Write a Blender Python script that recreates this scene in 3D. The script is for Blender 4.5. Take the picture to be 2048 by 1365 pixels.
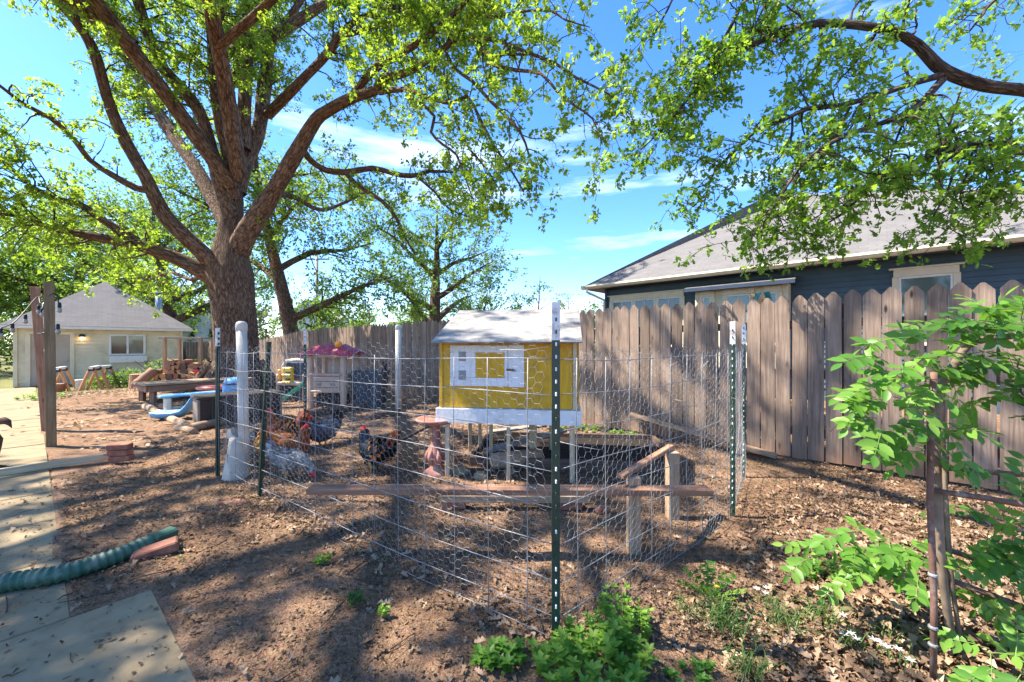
import bpy, math, random
import numpy as np
from mathutils import Vector, Matrix, Euler
random.seed(7); np.random.seed(7)
sc = bpy.context.scene
for o in list(bpy.data.objects): bpy.data.objects.remove(o)
PI = math.pi

# ------------------------------------------------------------------ camera
EYE = 1.30; F = 800.0; HX = 1024.0; HY = 690.0       # eye height, focal length and horizon in photo pixels (2048 wide)
cam = bpy.data.cameras.new('camera'); camo = bpy.data.objects.new('camera', cam); sc.collection.objects.link(camo)
cam.sensor_width = 36.0; cam.lens = F / 2048 * 36.0; cam.shift_y = 7.5 / 2048
cam.clip_start = 0.05; cam.clip_end = 2000
camo.location = (0, 0, EYE); camo.rotation_euler = (PI / 2, 0, 0)
sc.camera = camo

# ------------------------------------------------------------------ sky and sun
SUN = Vector((-0.60, 0.02, 0.80)).normalized()
w = bpy.data.worlds.new('World'); sc.world = w; w.use_nodes = True
nt = w.node_tree; nt.nodes.clear()
wo = nt.nodes.new('ShaderNodeOutputWorld'); bg = nt.nodes.new('ShaderNodeBackground')
sky = nt.nodes.new('ShaderNodeTexSky'); sky.sky_type = 'NISHITA'; sky.sun_disc = False
sky.sun_elevation = math.asin(SUN.z); sky.sun_rotation = math.atan2(SUN.x, SUN.y)
sky.altitude = 300; sky.air_density = 1.0; sky.dust_density = 0.35; sky.ozone_density = 5.0
tc = nt.nodes.new('ShaderNodeTexCoord'); mp = nt.nodes.new('ShaderNodeMapping')
mp.inputs['Scale'].default_value = (1.1, 1.1, 7.0); mp.inputs['Rotation'].default_value = (0.0, 0.10, 0.5)
nz = nt.nodes.new('ShaderNodeTexNoise'); nz.inputs['Scale'].default_value = 1.7; nz.inputs['Detail'].default_value = 9; nz.inputs['Roughness'].default_value = 0.58
cr = nt.nodes.new('ShaderNodeValToRGB'); cr.color_ramp.elements[0].position = 0.55; cr.color_ramp.elements[0].color = (0, 0, 0, 1)
cr.color_ramp.elements[1].position = 0.78; cr.color_ramp.elements[1].color = (0.5, 0.5, 0.5, 1)
mixc = nt.nodes.new('ShaderNodeMix'); mixc.data_type = 'RGBA'
mixc.inputs[7].default_value = (7.5, 8.0, 8.6, 1)
sat = nt.nodes.new('ShaderNodeHueSaturation'); sat.inputs['Hue'].default_value = 0.508; sat.inputs['Saturation'].default_value = 1.22
L = nt.links
L.new(tc.outputs['Generated'], mp.inputs['Vector']); L.new(mp.outputs['Vector'], nz.inputs['Vector'])
L.new(nz.outputs['Fac'], cr.inputs['Fac']); L.new(cr.outputs['Color'], mixc.inputs[0])
L.new(sky.outputs['Color'], sat.inputs['Color']); L.new(sat.outputs['Color'], mixc.inputs[6])
L.new(mixc.outputs[2], bg.inputs['Color']); bg.inputs['Strength'].default_value = 0.088
L.new(bg.outputs['Background'], wo.inputs['Surface'])
sl = bpy.data.lights.new('sun', 'SUN'); sl.energy = 3.2; sl.angle = math.radians(0.55); sl.color = (1.0, 0.92, 0.79)
slo = bpy.data.objects.new('sun', sl); sc.collection.objects.link(slo)
slo.rotation_euler = (-SUN).to_track_quat('-Z', 'Y').to_euler(); slo.location = (-12, 0, 25)
vs = sc.view_settings; vs.view_transform = 'Standard'; vs.look = 'None'; vs.exposure = 2.38; vs.gamma = 1.0; vs.use_curve_mapping = False
cy = sc.cycles
cy.max_bounces = 6; cy.diffuse_bounces = 4; cy.glossy_bounces = 2; cy.transmission_bounces = 4; cy.transparent_max_bounces = 8
cy.caustics_reflective = False; cy.caustics_refractive = False; cy.sample_clamp_indirect = 6
try:
    cy.use_denoising = True; cy.denoiser = 'OPENIMAGEDENOISE'
except Exception: pass

# ------------------------------------------------------------------ helpers
def smooth01(t): t = max(0.0, min(1.0, t)); return t * t * (3 - 2 * t)
def gz(x, y):                                        # lie of the land: the yard drops a little towards the shed
    return -0.33 * smooth01((-0.724 * x + 0.69 * y - 14) / 8)
def P(px, py, d):                                    # a measured point: photo pixel at a known distance
    return Vector(((px - HX) / F * d, d, EYE - (py - HY) / F * d))
def G(px, py, z=0.0):                                # a measured point on level ground
    d = (EYE - z) * F / (py - HY); return Vector(((px - HX) / F * d, d, z))
col = sc.collection
WM = {}
def tag(o, label=None, cat=None, group=None, kind=None):
    if label: o['label'] = label
    if cat: o['category'] = cat
    if group: o['group'] = group
    if kind: o['kind'] = kind
    return o
def place(o, parent=None, M=None):
    M = M or Matrix.Identity(4)
    if o.name not in col.objects: col.objects.link(o)
    if parent is not None:
        o.parent = parent; o.matrix_basis = WM[parent.name].inverted() @ M
    else: o.matrix_basis = M
    WM[o.name] = M.copy()
    return o
def thing(name, loc, label, cat, group=None, rz=0.0):
    o = bpy.data.objects.new(name, None); o.empty_display_size = 0.1
    place(o, None, Matrix.Translation(loc) @ Matrix.Rotation(rz, 4, 'Z'))
    return tag(o, label, cat, group)
def np_mesh(name, V, Fc, rnd=None, uv=None):
    me = bpy.data.meshes.new(name); V = np.asarray(V, np.float32)
    lists = Fc if isinstance(Fc, list) else [Fc]
    lists = [np.asarray(f, np.int32) for f in lists if len(f)]
    me.vertices.add(len(V)); me.vertices.foreach_set('co', V.ravel())
    nl = sum(f.size for f in lists); npoly = sum(len(f) for f in lists)
    me.loops.add(nl); me.polygons.add(npoly)
    me.loops.foreach_set('vertex_index', np.concatenate([f.ravel() for f in lists]))
    tot = np.concatenate([np.full(len(f), f.shape[1], np.int32) for f in lists])
    me.polygons.foreach_set('loop_start', np.concatenate([[0], np.cumsum(tot)[:-1]]).astype(np.int32))
    me.polygons.foreach_set('loop_total', tot)
    if uv is not None:
        l = me.uv_layers.new(name='UVMap'); l.data.foreach_set('uv', np.asarray(uv, np.float32).ravel())
    if rnd is not None:
        a = me.attributes.new('rnd', 'FLOAT', 'POINT'); a.data.foreach_set('value', np.asarray(rnd, np.float32))
    me.update(calc_edges=True); return me
def np_obj(name, V, Fc, mat, parent=None, rnd=None, uv=None, smooth=False, base=None):
    V = np.asarray(V, float)
    if base is None: base = Vector((V[:, 0].mean(), V[:, 1].mean(), V[:, 2].min()))
    me = np_mesh(name, V - np.array(base), Fc, rnd, uv); me.materials.append(mat)
    if smooth: me.polygons.foreach_set('use_smooth', np.ones(len(me.polygons), bool))
    o = bpy.data.objects.new(name, me); return place(o, parent, Matrix.Translation(base))
def rotm(rx=0, ry=0, rz=0): return Euler((rx, ry, rz)).to_matrix()
class MB:
    def __init__(s, T=None): s.v = []; s.f = []; s.T = T
    def add(s, vs_, fs):
        o = len(s.v)
        for v in vs_:
            v = Vector(v); s.v.append(s.T @ v if s.T is not None else v)
        s.f += [tuple(i + o for i in f) for f in fs]; return s
    def box(s, c, size, R=None, b=0.0):
        h = [x / 2 for x in size]; c = Vector(c); out = []
        if b <= 0:
            for i in range(8):
                p = Vector((h[0] * (1 if i & 1 else -1), h[1] * (1 if i & 2 else -1), h[2] * (1 if i & 4 else -1)))
                out.append(c + (R @ p if R else p))
            return s.add(out, [(0, 2, 3, 1), (4, 5, 7, 6), (0, 1, 5, 4), (2, 6, 7, 3), (0, 4, 6, 2), (1, 3, 7, 5)])
        b = min(b, min(h) * 0.9)
        for i in range(8):
            sg = [1 if i & 1 else -1, 1 if i & 2 else -1, 1 if i & 4 else -1]
            for a in range(3):
                p = Vector([sg[k] * (h[k] if k == a else h[k] - b) for k in range(3)])
                out.append(c + (R @ p if R else p))
        fs = []; I = lambda i, a: i * 3 + a
        for a, (q0, q1, q2, q3) in ((0, (1, 3, 7, 5)), (0, (0, 4, 6, 2)), (1, (2, 6, 7, 3)), (1, (0, 1, 5, 4)), (2, (4, 5, 7, 6)), (2, (0, 2, 3, 1))):
            fs.append((I(q0, a), I(q1, a), I(q2, a), I(q3, a)))
        for i in range(8):
            fs.append((I(i, 0), I(i, 1), I(i, 2)))
            for a in range(3):
                j = i ^ (1 << a)
                if j > i:
                    k, l = [x for x in range(3) if x != a]
                    fs.append((I(i, k), I(i, l), I(j, l), I(j, k)))
        return s.add(out, fs)
    def tube(s, path, r, n=8, caps=True):
        path = [Vector(p) for p in path]; K = len(path)
        if not hasattr(r, '__len__'): r = [r] * K
        up = None; vs_ = []; fs = []
        for k in range(K):
            t = (path[min(k + 1, K - 1)] - path[max(k - 1, 0)])
            t = t.normalized() if t.length > 1e-9 else Vector((0, 0, 1))
            if up is None: up = t.orthogonal().normalized()
            up = (up - t * up.dot(t)); up = up.normalized() if up.length > 1e-6 else t.orthogonal().normalized()
            q = t.cross(up)
            for i in range(n):
                a = 2 * PI * i / n; vs_.append(path[k] + (up * math.cos(a) + q * math.sin(a)) * r[k])
        for k in range(K - 1):
            for i in range(n):
                j = (i + 1) % n; fs.append((k * n + i, k * n + j, (k + 1) * n + j, (k + 1) * n + i))
        if caps: fs.append(tuple(range(n - 1, -1, -1))); fs.append(tuple((K - 1) * n + i for i in range(n)))
        return s.add(vs_, fs)
    def lathe(s, prof, c=(0, 0, 0), n=20, axis=None):
        c = Vector(c); vs_ = []; fs = []
        for (r, z) in prof:
            for i in range(n):
                a = 2 * PI * i / n; p = Vector((r * math.cos(a), r * math.sin(a), z))
                vs_.append(c + (axis @ p if axis else p))
        for k in range(len(prof) - 1):
            for i in range(n):
                j = (i + 1) % n; fs.append((k * n + i, k * n + j, (k + 1) * n + j, (k + 1) * n + i))
        fs.append(tuple(range(n - 1, -1, -1))); fs.append(tuple((len(prof) - 1) * n + i for i in range(n)))
        return s.add(vs_, fs)
    def rings(s, rings, caps=True):
        n = len(rings[0]); vs_ = [p for r in rings for p in r]; fs = []
        for k in range(len(rings) - 1):
            for i in range(n):
                j = (i + 1) % n; fs.append((k * n + i, k * n + j, (k + 1) * n + j, (k + 1) * n + i))
        if caps: fs.append(tuple(range(n - 1, -1, -1))); fs.append(tuple((len(rings) - 1) * n + i for i in range(n)))
        return s.add(vs_, fs)
    def prism(s, outline, t, axis='Y'):               # outline in (a,b), thickness t along the axis
        n = len(outline); vs_ = []
        for sg in (-0.5, 0.5):
            for a, b in outline:
                vs_.append({'Y': (a, sg * t, b), 'X': (sg * t, a, b), 'Z': (a, b, sg * t)}[axis])
        fs = [tuple(range(n)), tuple(range(2 * n - 1, n - 1, -1))] + [(i, i + n, (i + 1) % n + n, (i + 1) % n) for i in range(n)]
        return s.add(vs_, fs)
    def build(s, name, mat, parent=None, smooth=False, base=None, free=False):
        V = np.array([tuple(v) for v in s.v])
        if base is None: base = Vector(((V[:, 0].min() + V[:, 0].max()) / 2, (V[:, 1].min() + V[:, 1].max()) / 2, V[:, 2].min()))
        me = bpy.data.meshes.new(name); me.from_pydata([tuple(v) for v in (V - np.array(base))], [], s.f); me.materials.append(mat)
        if smooth: me.polygons.foreach_set('use_smooth', np.ones(len(me.polygons), bool))
        me.update()
        o = bpy.data.objects.new(name, me); return place(o, parent, Matrix.Translation(base))
def frameM(p0, p1, up=(0, 0, 1)):
    p0 = Vector(p0); x = (Vector(p1) - p0).normalized(); y = Vector(up).cross(x)
    y = y.normalized() if y.length > 1e-6 else Vector((0, 1, 0)); z = x.cross(y)
    M = Matrix.Identity(4)
    for i in range(3): M[i][0] = x[i]; M[i][1] = y[i]; M[i][2] = z[i]; M[i][3] = p0[i]
    return M
def beam(name, p0, p1, wdt, thk, mat, parent=None, up=(0, 0, 1), b=0.004, roll=0.0):   # a sawn timber with its grain along local X
    L_ = (Vector(p1) - Vector(p0)).length
    m = MB(); m.box((L_ / 2, 0, 0), (L_, wdt, thk), None, b)
    me = bpy.data.meshes.new(name); me.from_pydata([tuple(v) for v in m.v], [], m.f); me.materials.append(mat); me.update()
    o = bpy.data.objects.new(name, me)
    return place(o, parent, frameM(p0, p1, up) @ Matrix.Rotation(roll, 4, 'X'))
def rod(name, path, r, mat, parent=None, n=8, smooth=True): return MB().tube(path, r, n).build(name, mat, parent, smooth)
def catmull(pts, step):
    pts = np.asarray(pts, float); n = len(pts); out = []
    for i in range(n - 1):
        p0, p1, p2, p3 = pts[max(i - 1, 0)], pts[i], pts[i + 1], pts[min(i + 2, n - 1)]
        k = max(2, int(np.linalg.norm(p2[:3] - p1[:3]) / step))
        for t in np.linspace(0, 1, k, endpoint=False):
            out.append(0.5 * ((2 * p1) + (-p0 + p2) * t + (2 * p0 - 5 * p1 + 4 * p2 - p3) * t * t + (-p0 + 3 * p1 - 3 * p2 + p3) * t ** 3))
    out.append(pts[-1]); return np.array(out)

# ------------------------------------------------------------------ materials
MATS = {}
def nodes_of(name):
    m = bpy.data.materials.new(name); m.use_nodes = True; t = m.node_tree
    b = t.nodes['Principled BSDF']; return m, t, b
def ramp(t, fac, stops):
    r = t.nodes.new('ShaderNodeValToRGB'); e = r.color_ramp.elements
    while len(e) < len(stops): e.new(0.5)
    for x, (p, c) in zip(e, stops): x.position = p; x.color = (*c, 1)
    t.links.new(fac, r.inputs['Fac']); return r.outputs['Color']
def coords(t, scale, kind='Object', jitter=True):
    c = t.nodes.new('ShaderNodeTexCoord'); m = t.nodes.new('ShaderNodeMapping'); m.inputs['Scale'].default_value = scale
    src = c.outputs[kind]
    if jitter:
        oi = t.nodes.new('ShaderNodeObjectInfo'); mu = t.nodes.new('ShaderNodeMath'); mu.operation = 'MULTIPLY'; mu.inputs[1].default_value = 37.0
        t.links.new(oi.outputs['Random'], mu.inputs[0]); ad = t.nodes.new('ShaderNodeVectorMath'); ad.operation = 'ADD'
        t.links.new(src, ad.inputs[0]); t.links.new(mu.outputs[0], ad.inputs[1]); src = ad.outputs[0]
    t.links.new(src, m.inputs['Vector']); return m.outputs['Vector']
def noise_n(t, vec, scale, detail=5, rough=0.55, dist=0.0):
    n = t.nodes.new('ShaderNodeTexNoise'); n.inputs['Scale'].default_value = scale; n.inputs['Detail'].default_value = detail
    n.inputs['Roughness'].default_value = rough; n.inputs['Distortion'].default_value = dist
    t.links.new(vec, n.inputs['Vector']); return n.outputs['Fac']
def mix_rgb(t, fac, a, b, mode='MIX'):
    m = t.nodes.new('ShaderNodeMix'); m.data_type = 'RGBA'; m.blend_type = mode
    for k, v in ((0, fac), (6, a), (7, b)):
        if hasattr(v, 'node'): t.links.new(v, m.inputs[k])
        else: m.inputs[k].default_value = v if k == 0 else (*v, 1)
    return m.outputs[2]
def bump_to(t, b, h, strength, dist=0.01):
    n = t.nodes.new('ShaderNodeBump'); n.inputs['Strength'].default_value = strength; n.inputs['Distance'].default_value = dist
    t.links.new(h, n.inputs['Height']); t.links.new(n.outputs['Normal'], b.inputs['Normal'])
def surf(name, c1, c2, scale=8.0, aniso=(1, 1, 1), rough=0.7, bump=0.3, metal=0.0, lo=0.3, hi=0.7, var=0.0, spec=0.3, dist=0.005, c3=None, fine=0.0, dirt=None, dirtscale=3.0):
    m, t, b = nodes_of(name); v = coords(t, aniso); f = noise_n(t, v, scale, 7, 0.6)
    stops = [(lo, c1), (hi, c2)] + ([(min(hi + 0.15, 1), c3)] if c3 else [])
    c = ramp(t, f, stops)
    if dirt:
        f2 = noise_n(t, coords(t, (1, 1, 1)), dirtscale, 8, 0.65); mk = ramp(t, f2, [(0.5, (0, 0, 0)), (0.68, (0.8, 0.8, 0.8))]); c = mix_rgb(t, mk, c, dirt)
    if var > 0:
        oi = t.nodes.new('ShaderNodeObjectInfo'); hs = t.nodes.new('ShaderNodeHueSaturation'); mr = t.nodes.new('ShaderNodeMapRange')
        mr.inputs['To Min'].default_value = 1 - var; mr.inputs['To Max'].default_value = 1 + var
        t.links.new(oi.outputs['Random'], mr.inputs['Value']); t.links.new(mr.outputs['Result'], hs.inputs['Value']); t.links.new(c, hs.inputs['Color']); c = hs.outputs['Color']
    t.links.new(c, b.inputs['Base Color']); b.inputs['Roughness'].default_value = rough; b.inputs['Metallic'].default_value = metal
    b.inputs['Specular IOR Level'].default_value = spec
    if bump > 0: bump_to(t, b, f, bump, dist)
    MATS[name] = m; return m
def leafmat(name, stops, trans=0.45, tcol=1.5, rough=0.5):
    m = bpy.data.materials.new(name); m.use_nodes = True; t = m.node_tree; t.nodes.clear()
    o = t.nodes.new('ShaderNodeOutputMaterial'); a = t.nodes.new('ShaderNodeAttribute'); a.attribute_name = 'rnd'
    c = ramp(t, a.outputs['Fac'], stops)
    p = t.nodes.new('ShaderNodeBsdfPrincipled'); p.inputs['Roughness'].default_value = rough; p.inputs['Specular IOR Level'].default_value = 0.35
    t.links.new(c, p.inputs['Base Color'])
    tr = t.nodes.new('ShaderNodeBsdfTranslucent'); g = mix_rgb(t, 1.0, c, (tcol, tcol * 1.0, tcol * 0.55), 'MULTIPLY'); t.links.new(g, tr.inputs['Color'])
    mx = t.nodes.new('ShaderNodeMixShader'); mx.inputs['Fac'].default_value = trans
    t.links.new(p.outputs[0], mx.inputs[1]); t.links.new(tr.outputs[0], mx.inputs[2]); t.links.new(mx.outputs[0], o.inputs['Surface'])
    MATS[name] = m; return m
def woodmat(name, dark, mid, light, axis='X', rough=0.85, var=0.12, scale=1.0, stain=None, stain_h=0.25, bump=0.45):
    m, t, b = nodes_of(name)
    an = {'X': (1.2, 26, 26), 'Z': (26, 26, 1.2), 'Y': (26, 1.2, 26)}[axis]
    v = coords(t, tuple(a * scale for a in an)); f = noise_n(t, v, 2.2, 6, 0.62, 0.4)
    v2 = coords(t, (1, 1, 1)); f2 = noise_n(t, v2, 3.2, 4, 0.6)
    c = ramp(t, f, [(0.28, dark), (0.5, mid), (0.74, light)])
    c = mix_rgb(t, ramp(t, f2, [(0.35, (0, 0, 0)), (0.7, (0.45, 0.45, 0.45))]), c, dark)
    kv = coords(t, tuple(2.2 if a < 2 else 7 for a in an)); vo = t.nodes.new('ShaderNodeTexVoronoi'); vo.inputs['Scale'].default_value = 1.0
    t.links.new(kv, vo.inputs['Vector']); kn = ramp(t, vo.outputs['Distance'], [(0.05, (1, 1, 1)), (0.12, (0, 0, 0))])
    c = mix_rgb(t, kn, c, tuple(x * 0.35 for x in dark))
    if stain:
        co = t.nodes.new('ShaderNodeTexCoord'); sp = t.nodes.new('ShaderNodeSeparateXYZ'); t.links.new(co.outputs['Object'], sp.inputs[0])
        ad = t.nodes.new('ShaderNodeMath'); ad.operation = 'MULTIPLY_ADD'; ad.inputs[1].default_value = 0.35; t.links.new(f2, ad.inputs[0]); t.links.new(sp.outputs['Z'], ad.inputs[2])
        k = ramp(t, ad.outputs[0], [(0.12, (0.8, 0.8, 0.8)), (0.12 + stain_h, (0, 0, 0))]); c = mix_rgb(t, k, c, stain)
    oi = t.nodes.new('ShaderNodeObjectInfo'); hs = t.nodes.new('ShaderNodeHueSaturation'); mr = t.nodes.new('ShaderNodeMapRange')
    mr.inputs['To Min'].default_value = 1 - var; mr.inputs['To Max'].default_value = 1 + var
    t.links.new(oi.outputs['Random'], mr.inputs['Value']); t.links.new(mr.outputs['Result'], hs.inputs['Value']); t.links.new(c, hs.inputs['Color'])
    t.links.new(hs.outputs['Color'], b.inputs['Base Color']); b.inputs['Roughness'].default_value = rough; b.inputs['Specular IOR Level'].default_value = 0.2
    bump_to(t, b, f, bump, 0.004); MATS[name] = m; return m
M_fence = woodmat('fence_wood', (0.115, 0.078, 0.055), (0.225, 0.162, 0.12), (0.325, 0.25, 0.195), 'Z', stain=(0.24, 0.125, 0.07), var=0.24)
M_wood = woodmat('weathered_timber', (0.21, 0.13, 0.08), (0.38, 0.255, 0.16), (0.52, 0.385, 0.265), 'X')
M_woodr = woodmat('reddish_timber', (0.17, 0.082, 0.05), (0.33, 0.178, 0.11), (0.46, 0.285, 0.185), 'X')
M_woodg = woodmat('grey_timber', (0.16, 0.14, 0.12), (0.30, 0.27, 0.23), (0.42, 0.38, 0.33), 'X')
M_wooddk = woodmat('dark_timber', (0.07, 0.045, 0.032), (0.14, 0.09, 0.065), (0.22, 0.15, 0.11), 'X')
M_pine = woodmat('pale_pine', (0.36, 0.27, 0.16), (0.55, 0.44, 0.29), (0.66, 0.56, 0.40), 'X', var=0.06)
M_post = woodmat('treated_post', (0.12, 0.085, 0.045), (0.21, 0.15, 0.085), (0.29, 0.215, 0.13), 'X')
M_cedar = woodmat('orange_lumber', (0.40, 0.20, 0.09), (0.60, 0.33, 0.16), (0.70, 0.44, 0.24), 'X')
M_ply = surf('weathered_plywood', (0.17, 0.16, 0.15), (0.37, 0.355, 0.33), 5, (1, 3, 3), 0.9, 0.4, dirt=(0.09, 0.08, 0.075), dirtscale=5)
M_yellow = surf('yellow_paint', (0.50, 0.27, 0.012), (0.66, 0.37, 0.018), 3, (16, 16, 1.3), 0.6, 0.5, spec=0.3, dirt=(0.36, 0.20, 0.03), dirtscale=6, dist=0.004)
M_wpaint = surf('white_paint', (0.62, 0.61, 0.58), (0.80, 0.79, 0.77), 6, rough=0.6, bump=0.2, dirt=(0.48, 0.45, 0.40), dirtscale=6)
M_tgreen = surf('post_green', (0.008, 0.028, 0.018), (0.02, 0.055, 0.035), 20, rough=0.45, bump=0.2, spec=0.5, dirt=(0.02, 0.03, 0.024), dirtscale=25)
M_tip = surf('post_tip_white', (0.50, 0.52, 0.52), (0.78, 0.79, 0.78), 18, rough=0.55, bump=0.25, dirt=(0.22, 0.13, 0.09), dirtscale=22)
M_stud = surf('worn_stud', (0.5, 0.52, 0.52), (0.75, 0.76, 0.76), 30, rough=0.5, bump=0)
M_wire = surf('galvanised_wire', (0.17, 0.172, 0.178), (0.30, 0.302, 0.31), 12, rough=0.55, bump=0.0, metal=0.3, spec=0.5)
M_hex = surf('hex_netting_wire', (0.22, 0.222, 0.225), (0.38, 0.38, 0.38), 9, rough=0.5, bump=0.0, metal=0.25, spec=0.5)
M_pvc = surf('white_pipe', (0.46, 0.44, 0.38), (0.62, 0.59, 0.53), 5, (1, 1, 0.4), 0.5, 0.1, dirt=(0.45, 0.37, 0.27), dirtscale=5)
M_sack = surf('white_sack', (0.42, 0.37, 0.30), (0.60, 0.54, 0.45), 8, rough=0.8, bump=0.4, dirt=(0.42, 0.32, 0.22), dirtscale=8)
M_terra = surf('pink_terracotta', (0.30, 0.115, 0.085), (0.46, 0.20, 0.15), 7, rough=0.8, bump=0.25, dirt=(0.42, 0.30, 0.20), dirtscale=9)
M_brick = surf('red_brick', (0.19, 0.07, 0.045), (0.32, 0.13, 0.085), 16, rough=0.9, bump=0.5, var=0.15, dirt=(0.30, 0.22, 0.15), dirtscale=14)
M_pipe = surf('green_plastic_pipe', (0.022, 0.075, 0.048), (0.038, 0.11, 0.072), 6, rough=0.5, bump=0.05, spec=0.4, dirt=(0.16, 0.19, 0.14), dirtscale=12)
M_conc = surf('old_concrete', (0.215, 0.158, 0.086), (0.31, 0.238, 0.14), 9, rough=0.92, bump=0.35, dirt=(0.13, 0.095, 0.055), dirtscale=4.5, var=0.05)
M_rust = surf('rusty_steel', (0.10, 0.052, 0.038), (0.21, 0.115, 0.085), 14, rough=0.75, bump=0.3, metal=0.25, dirt=(0.30, 0.27, 0.25), dirtscale=16)
M_statue = surf('rusty_statue', (0.06, 0.035, 0.026), (0.16, 0.085, 0.055), 12, rough=0.8, bump=0.6, metal=0.3)
M_black = surf('black_plastic', (0.012, 0.012, 0.012), (0.022, 0.022, 0.023), 8, rough=0.45, bump=0.05)
M_brownbox = surf('brown_resin', (0.030, 0.019, 0.015), (0.05, 0.033, 0.026), 10, rough=0.55, bump=0.1, var=0.1)
M_boxside = surf('tan_resin', (0.20, 0.155, 0.115), (0.27, 0.21, 0.16), 10, rough=0.6, bump=0.1)
M_grey = surf('slate_plastic', (0.040, 0.052, 0.066), (0.06, 0.075, 0.095), 8, rough=0.5, bump=0.08)
M_tan = surf('tan_plastic', (0.40, 0.28, 0.20), (0.50, 0.37, 0.27), 6, rough=0.55, bump=0.08)
M_maroon = surf('maroon_plastic', (0.30, 0.02, 0.05), (0.42, 0.04, 0.085), 8, rough=0.42, bump=0.1)
M_orange = surf('orange_plastic', (0.80, 0.26, 0.01), (0.88, 0.36, 0.02), 8, rough=0.5, bump=0.0)
M_toyyel = surf('yellow_plastic', (0.62, 0.42, 0.01), (0.74, 0.52, 0.02), 8, rough=0.45, bump=0.0)
M_toygrn = surf('green_slide_plastic', (0.02, 0.24, 0.14), (0.035, 0.33, 0.20), 8, rough=0.45, bump=0.0)
M_toyblue = surf('light_blue_plastic', (0.10, 0.30, 0.56), (0.16, 0.40, 0.66), 6, rough=0.45, bump=0.0)
M_navy = surf('navy_plastic', (0.012, 0.016, 0.06), (0.02, 0.026, 0.09), 8, rough=0.5, bump=0.0)
M_red = surf('red_paint', (0.50, 0.008, 0.012), (0.64, 0.02, 0.025), 6, rough=0.35, bump=0.0, spec=0.5)
M_pink = surf('pink_plastic', (0.70, 0.16, 0.13), (0.82, 0.28, 0.22), 6, rough=0.5, bump=0.0)
M_creamp = surf('cream_plastic', (0.52, 0.50, 0.40), (0.64, 0.61, 0.50), 6, rough=0.5, bump=0.0)
M_cream = surf('cream_trim', (0.60, 0.53, 0.38), (0.70, 0.63, 0.47), 5, rough=0.6, bump=0.08)
M_siding = surf('cream_siding', (0.58, 0.52, 0.37), (0.70, 0.635, 0.46), 2.5, rough=0.65, bump=0.08, dirt=(0.48, 0.43, 0.28), dirtscale=2)
M_tealsd = surf('blue_grey_siding', (0.056, 0.088, 0.112), (0.074, 0.112, 0.138), 3, rough=0.6, bump=0.08)
M_navytr = surf('navy_trim', (0.026, 0.045, 0.08), (0.036, 0.058, 0.10), 3, rough=0.55, bump=0.0)
M_door = surf('taupe_door', (0.34, 0.29, 0.235), (0.41, 0.36, 0.295), 3, rough=0.6, bump=0.05)
M_metalp = surf('flue_metal', (0.30, 0.34, 0.34), (0.48, 0.52, 0.52), 6, rough=0.4, bump=0.0, metal=0.6)
M_whsd = surf('white_far_siding', (0.60, 0.62, 0.64), (0.74, 0.76, 0.78), 2, rough=0.7, bump=0.0)
M_bone = surf('beak_horn', (0.45, 0.30, 0.10), (0.60, 0.42, 0.16), 20, rough=0.5, bump=0.0)
M_comb = surf('red_comb', (0.45, 0.012, 0.018), (0.62, 0.035, 0.035), 40, rough=0.5, bump=0.2)
M_soil = surf('shaded_soil', (0.010, 0.007, 0.005), (0.030, 0.020, 0.014), 14, rough=0.95, bump=0.9, dist=0.03)  # dirt with the deep shade under the coop put into its colour
def glassmat(name, c, rough=0.06):
    m, t, b = nodes_of(name); b.inputs['Base Color'].default_value = (*c, 1); b.inputs['Roughness'].default_value = rough
    b.inputs['Specular IOR Level'].default_value = 0.8; MATS[name] = m; return m
M_glass = glassmat('window_glass', (0.10, 0.13, 0.12)); M_glassdk = glassmat('dark_window_glass', (0.018, 0.016, 0.018))
M_bulb = glassmat('bulb_glass', (0.26, 0.24, 0.20))
mb_, t_, b_ = nodes_of('lit_lamp'); b_.inputs['Base Color'].default_value = (0.9, 0.7, 0.4, 1); b_.inputs['Emission Color'].default_value = (1, 0.62, 0.25, 1); b_.inputs['Emission Strength'].default_value = 2.5; M_lamp = mb_

def shingles(name, c1, c2, c3, s=1.0, up=(0, 0, 1)):
    m, t, b = nodes_of(name); c = t.nodes.new('ShaderNodeUVMap'); c.uv_map = 'UVMap'
    br = t.nodes.new('ShaderNodeTexBrick'); br.inputs['Scale'].default_value = 1.0; br.inputs['Brick Width'].default_value = 0.30 * s; br.inputs['Row Height'].default_value = 0.14 * s
    br.inputs['Mortar Size'].default_value = 0.007; br.inputs['Color1'].default_value = (*c1, 1); br.inputs['Color2'].default_value = (*c2, 1); br.inputs['Mortar'].default_value = (*c3, 1); br.inputs['Bias'].default_value = 0.0
    t.links.new(c.outputs[0], br.inputs['Vector']); n = noise_n(t, c.outputs[0], 3.0, 8, 0.65)
    cc = mix_rgb(t, 0.55, br.outputs['Color'], ramp(t, n, [(0.3, c1), (0.7, c2)])); n2 = noise_n(t, c.outputs[0], 60, 2); cc = mix_rgb(t, 0.25, cc, ramp(t, n2, [(0.35, c3), (0.65, c2)]))
    t.links.new(cc, b.inputs['Base Color']); b.inputs['Roughness'].default_value = 0.95; bump_to(t, b, br.outputs['Fac'], 0.35, 0.01); b.inputs['Specular IOR Level'].default_value = 0.15
    return m
M_roofr = shingles('grey_shingles', (0.125, 0.118, 0.115), (0.185, 0.176, 0.172), (0.07, 0.066, 0.066))
M_roofl = shingles('pale_shingles', (0.15, 0.142, 0.136), (0.215, 0.203, 0.195), (0.08, 0.076, 0.076))

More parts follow.
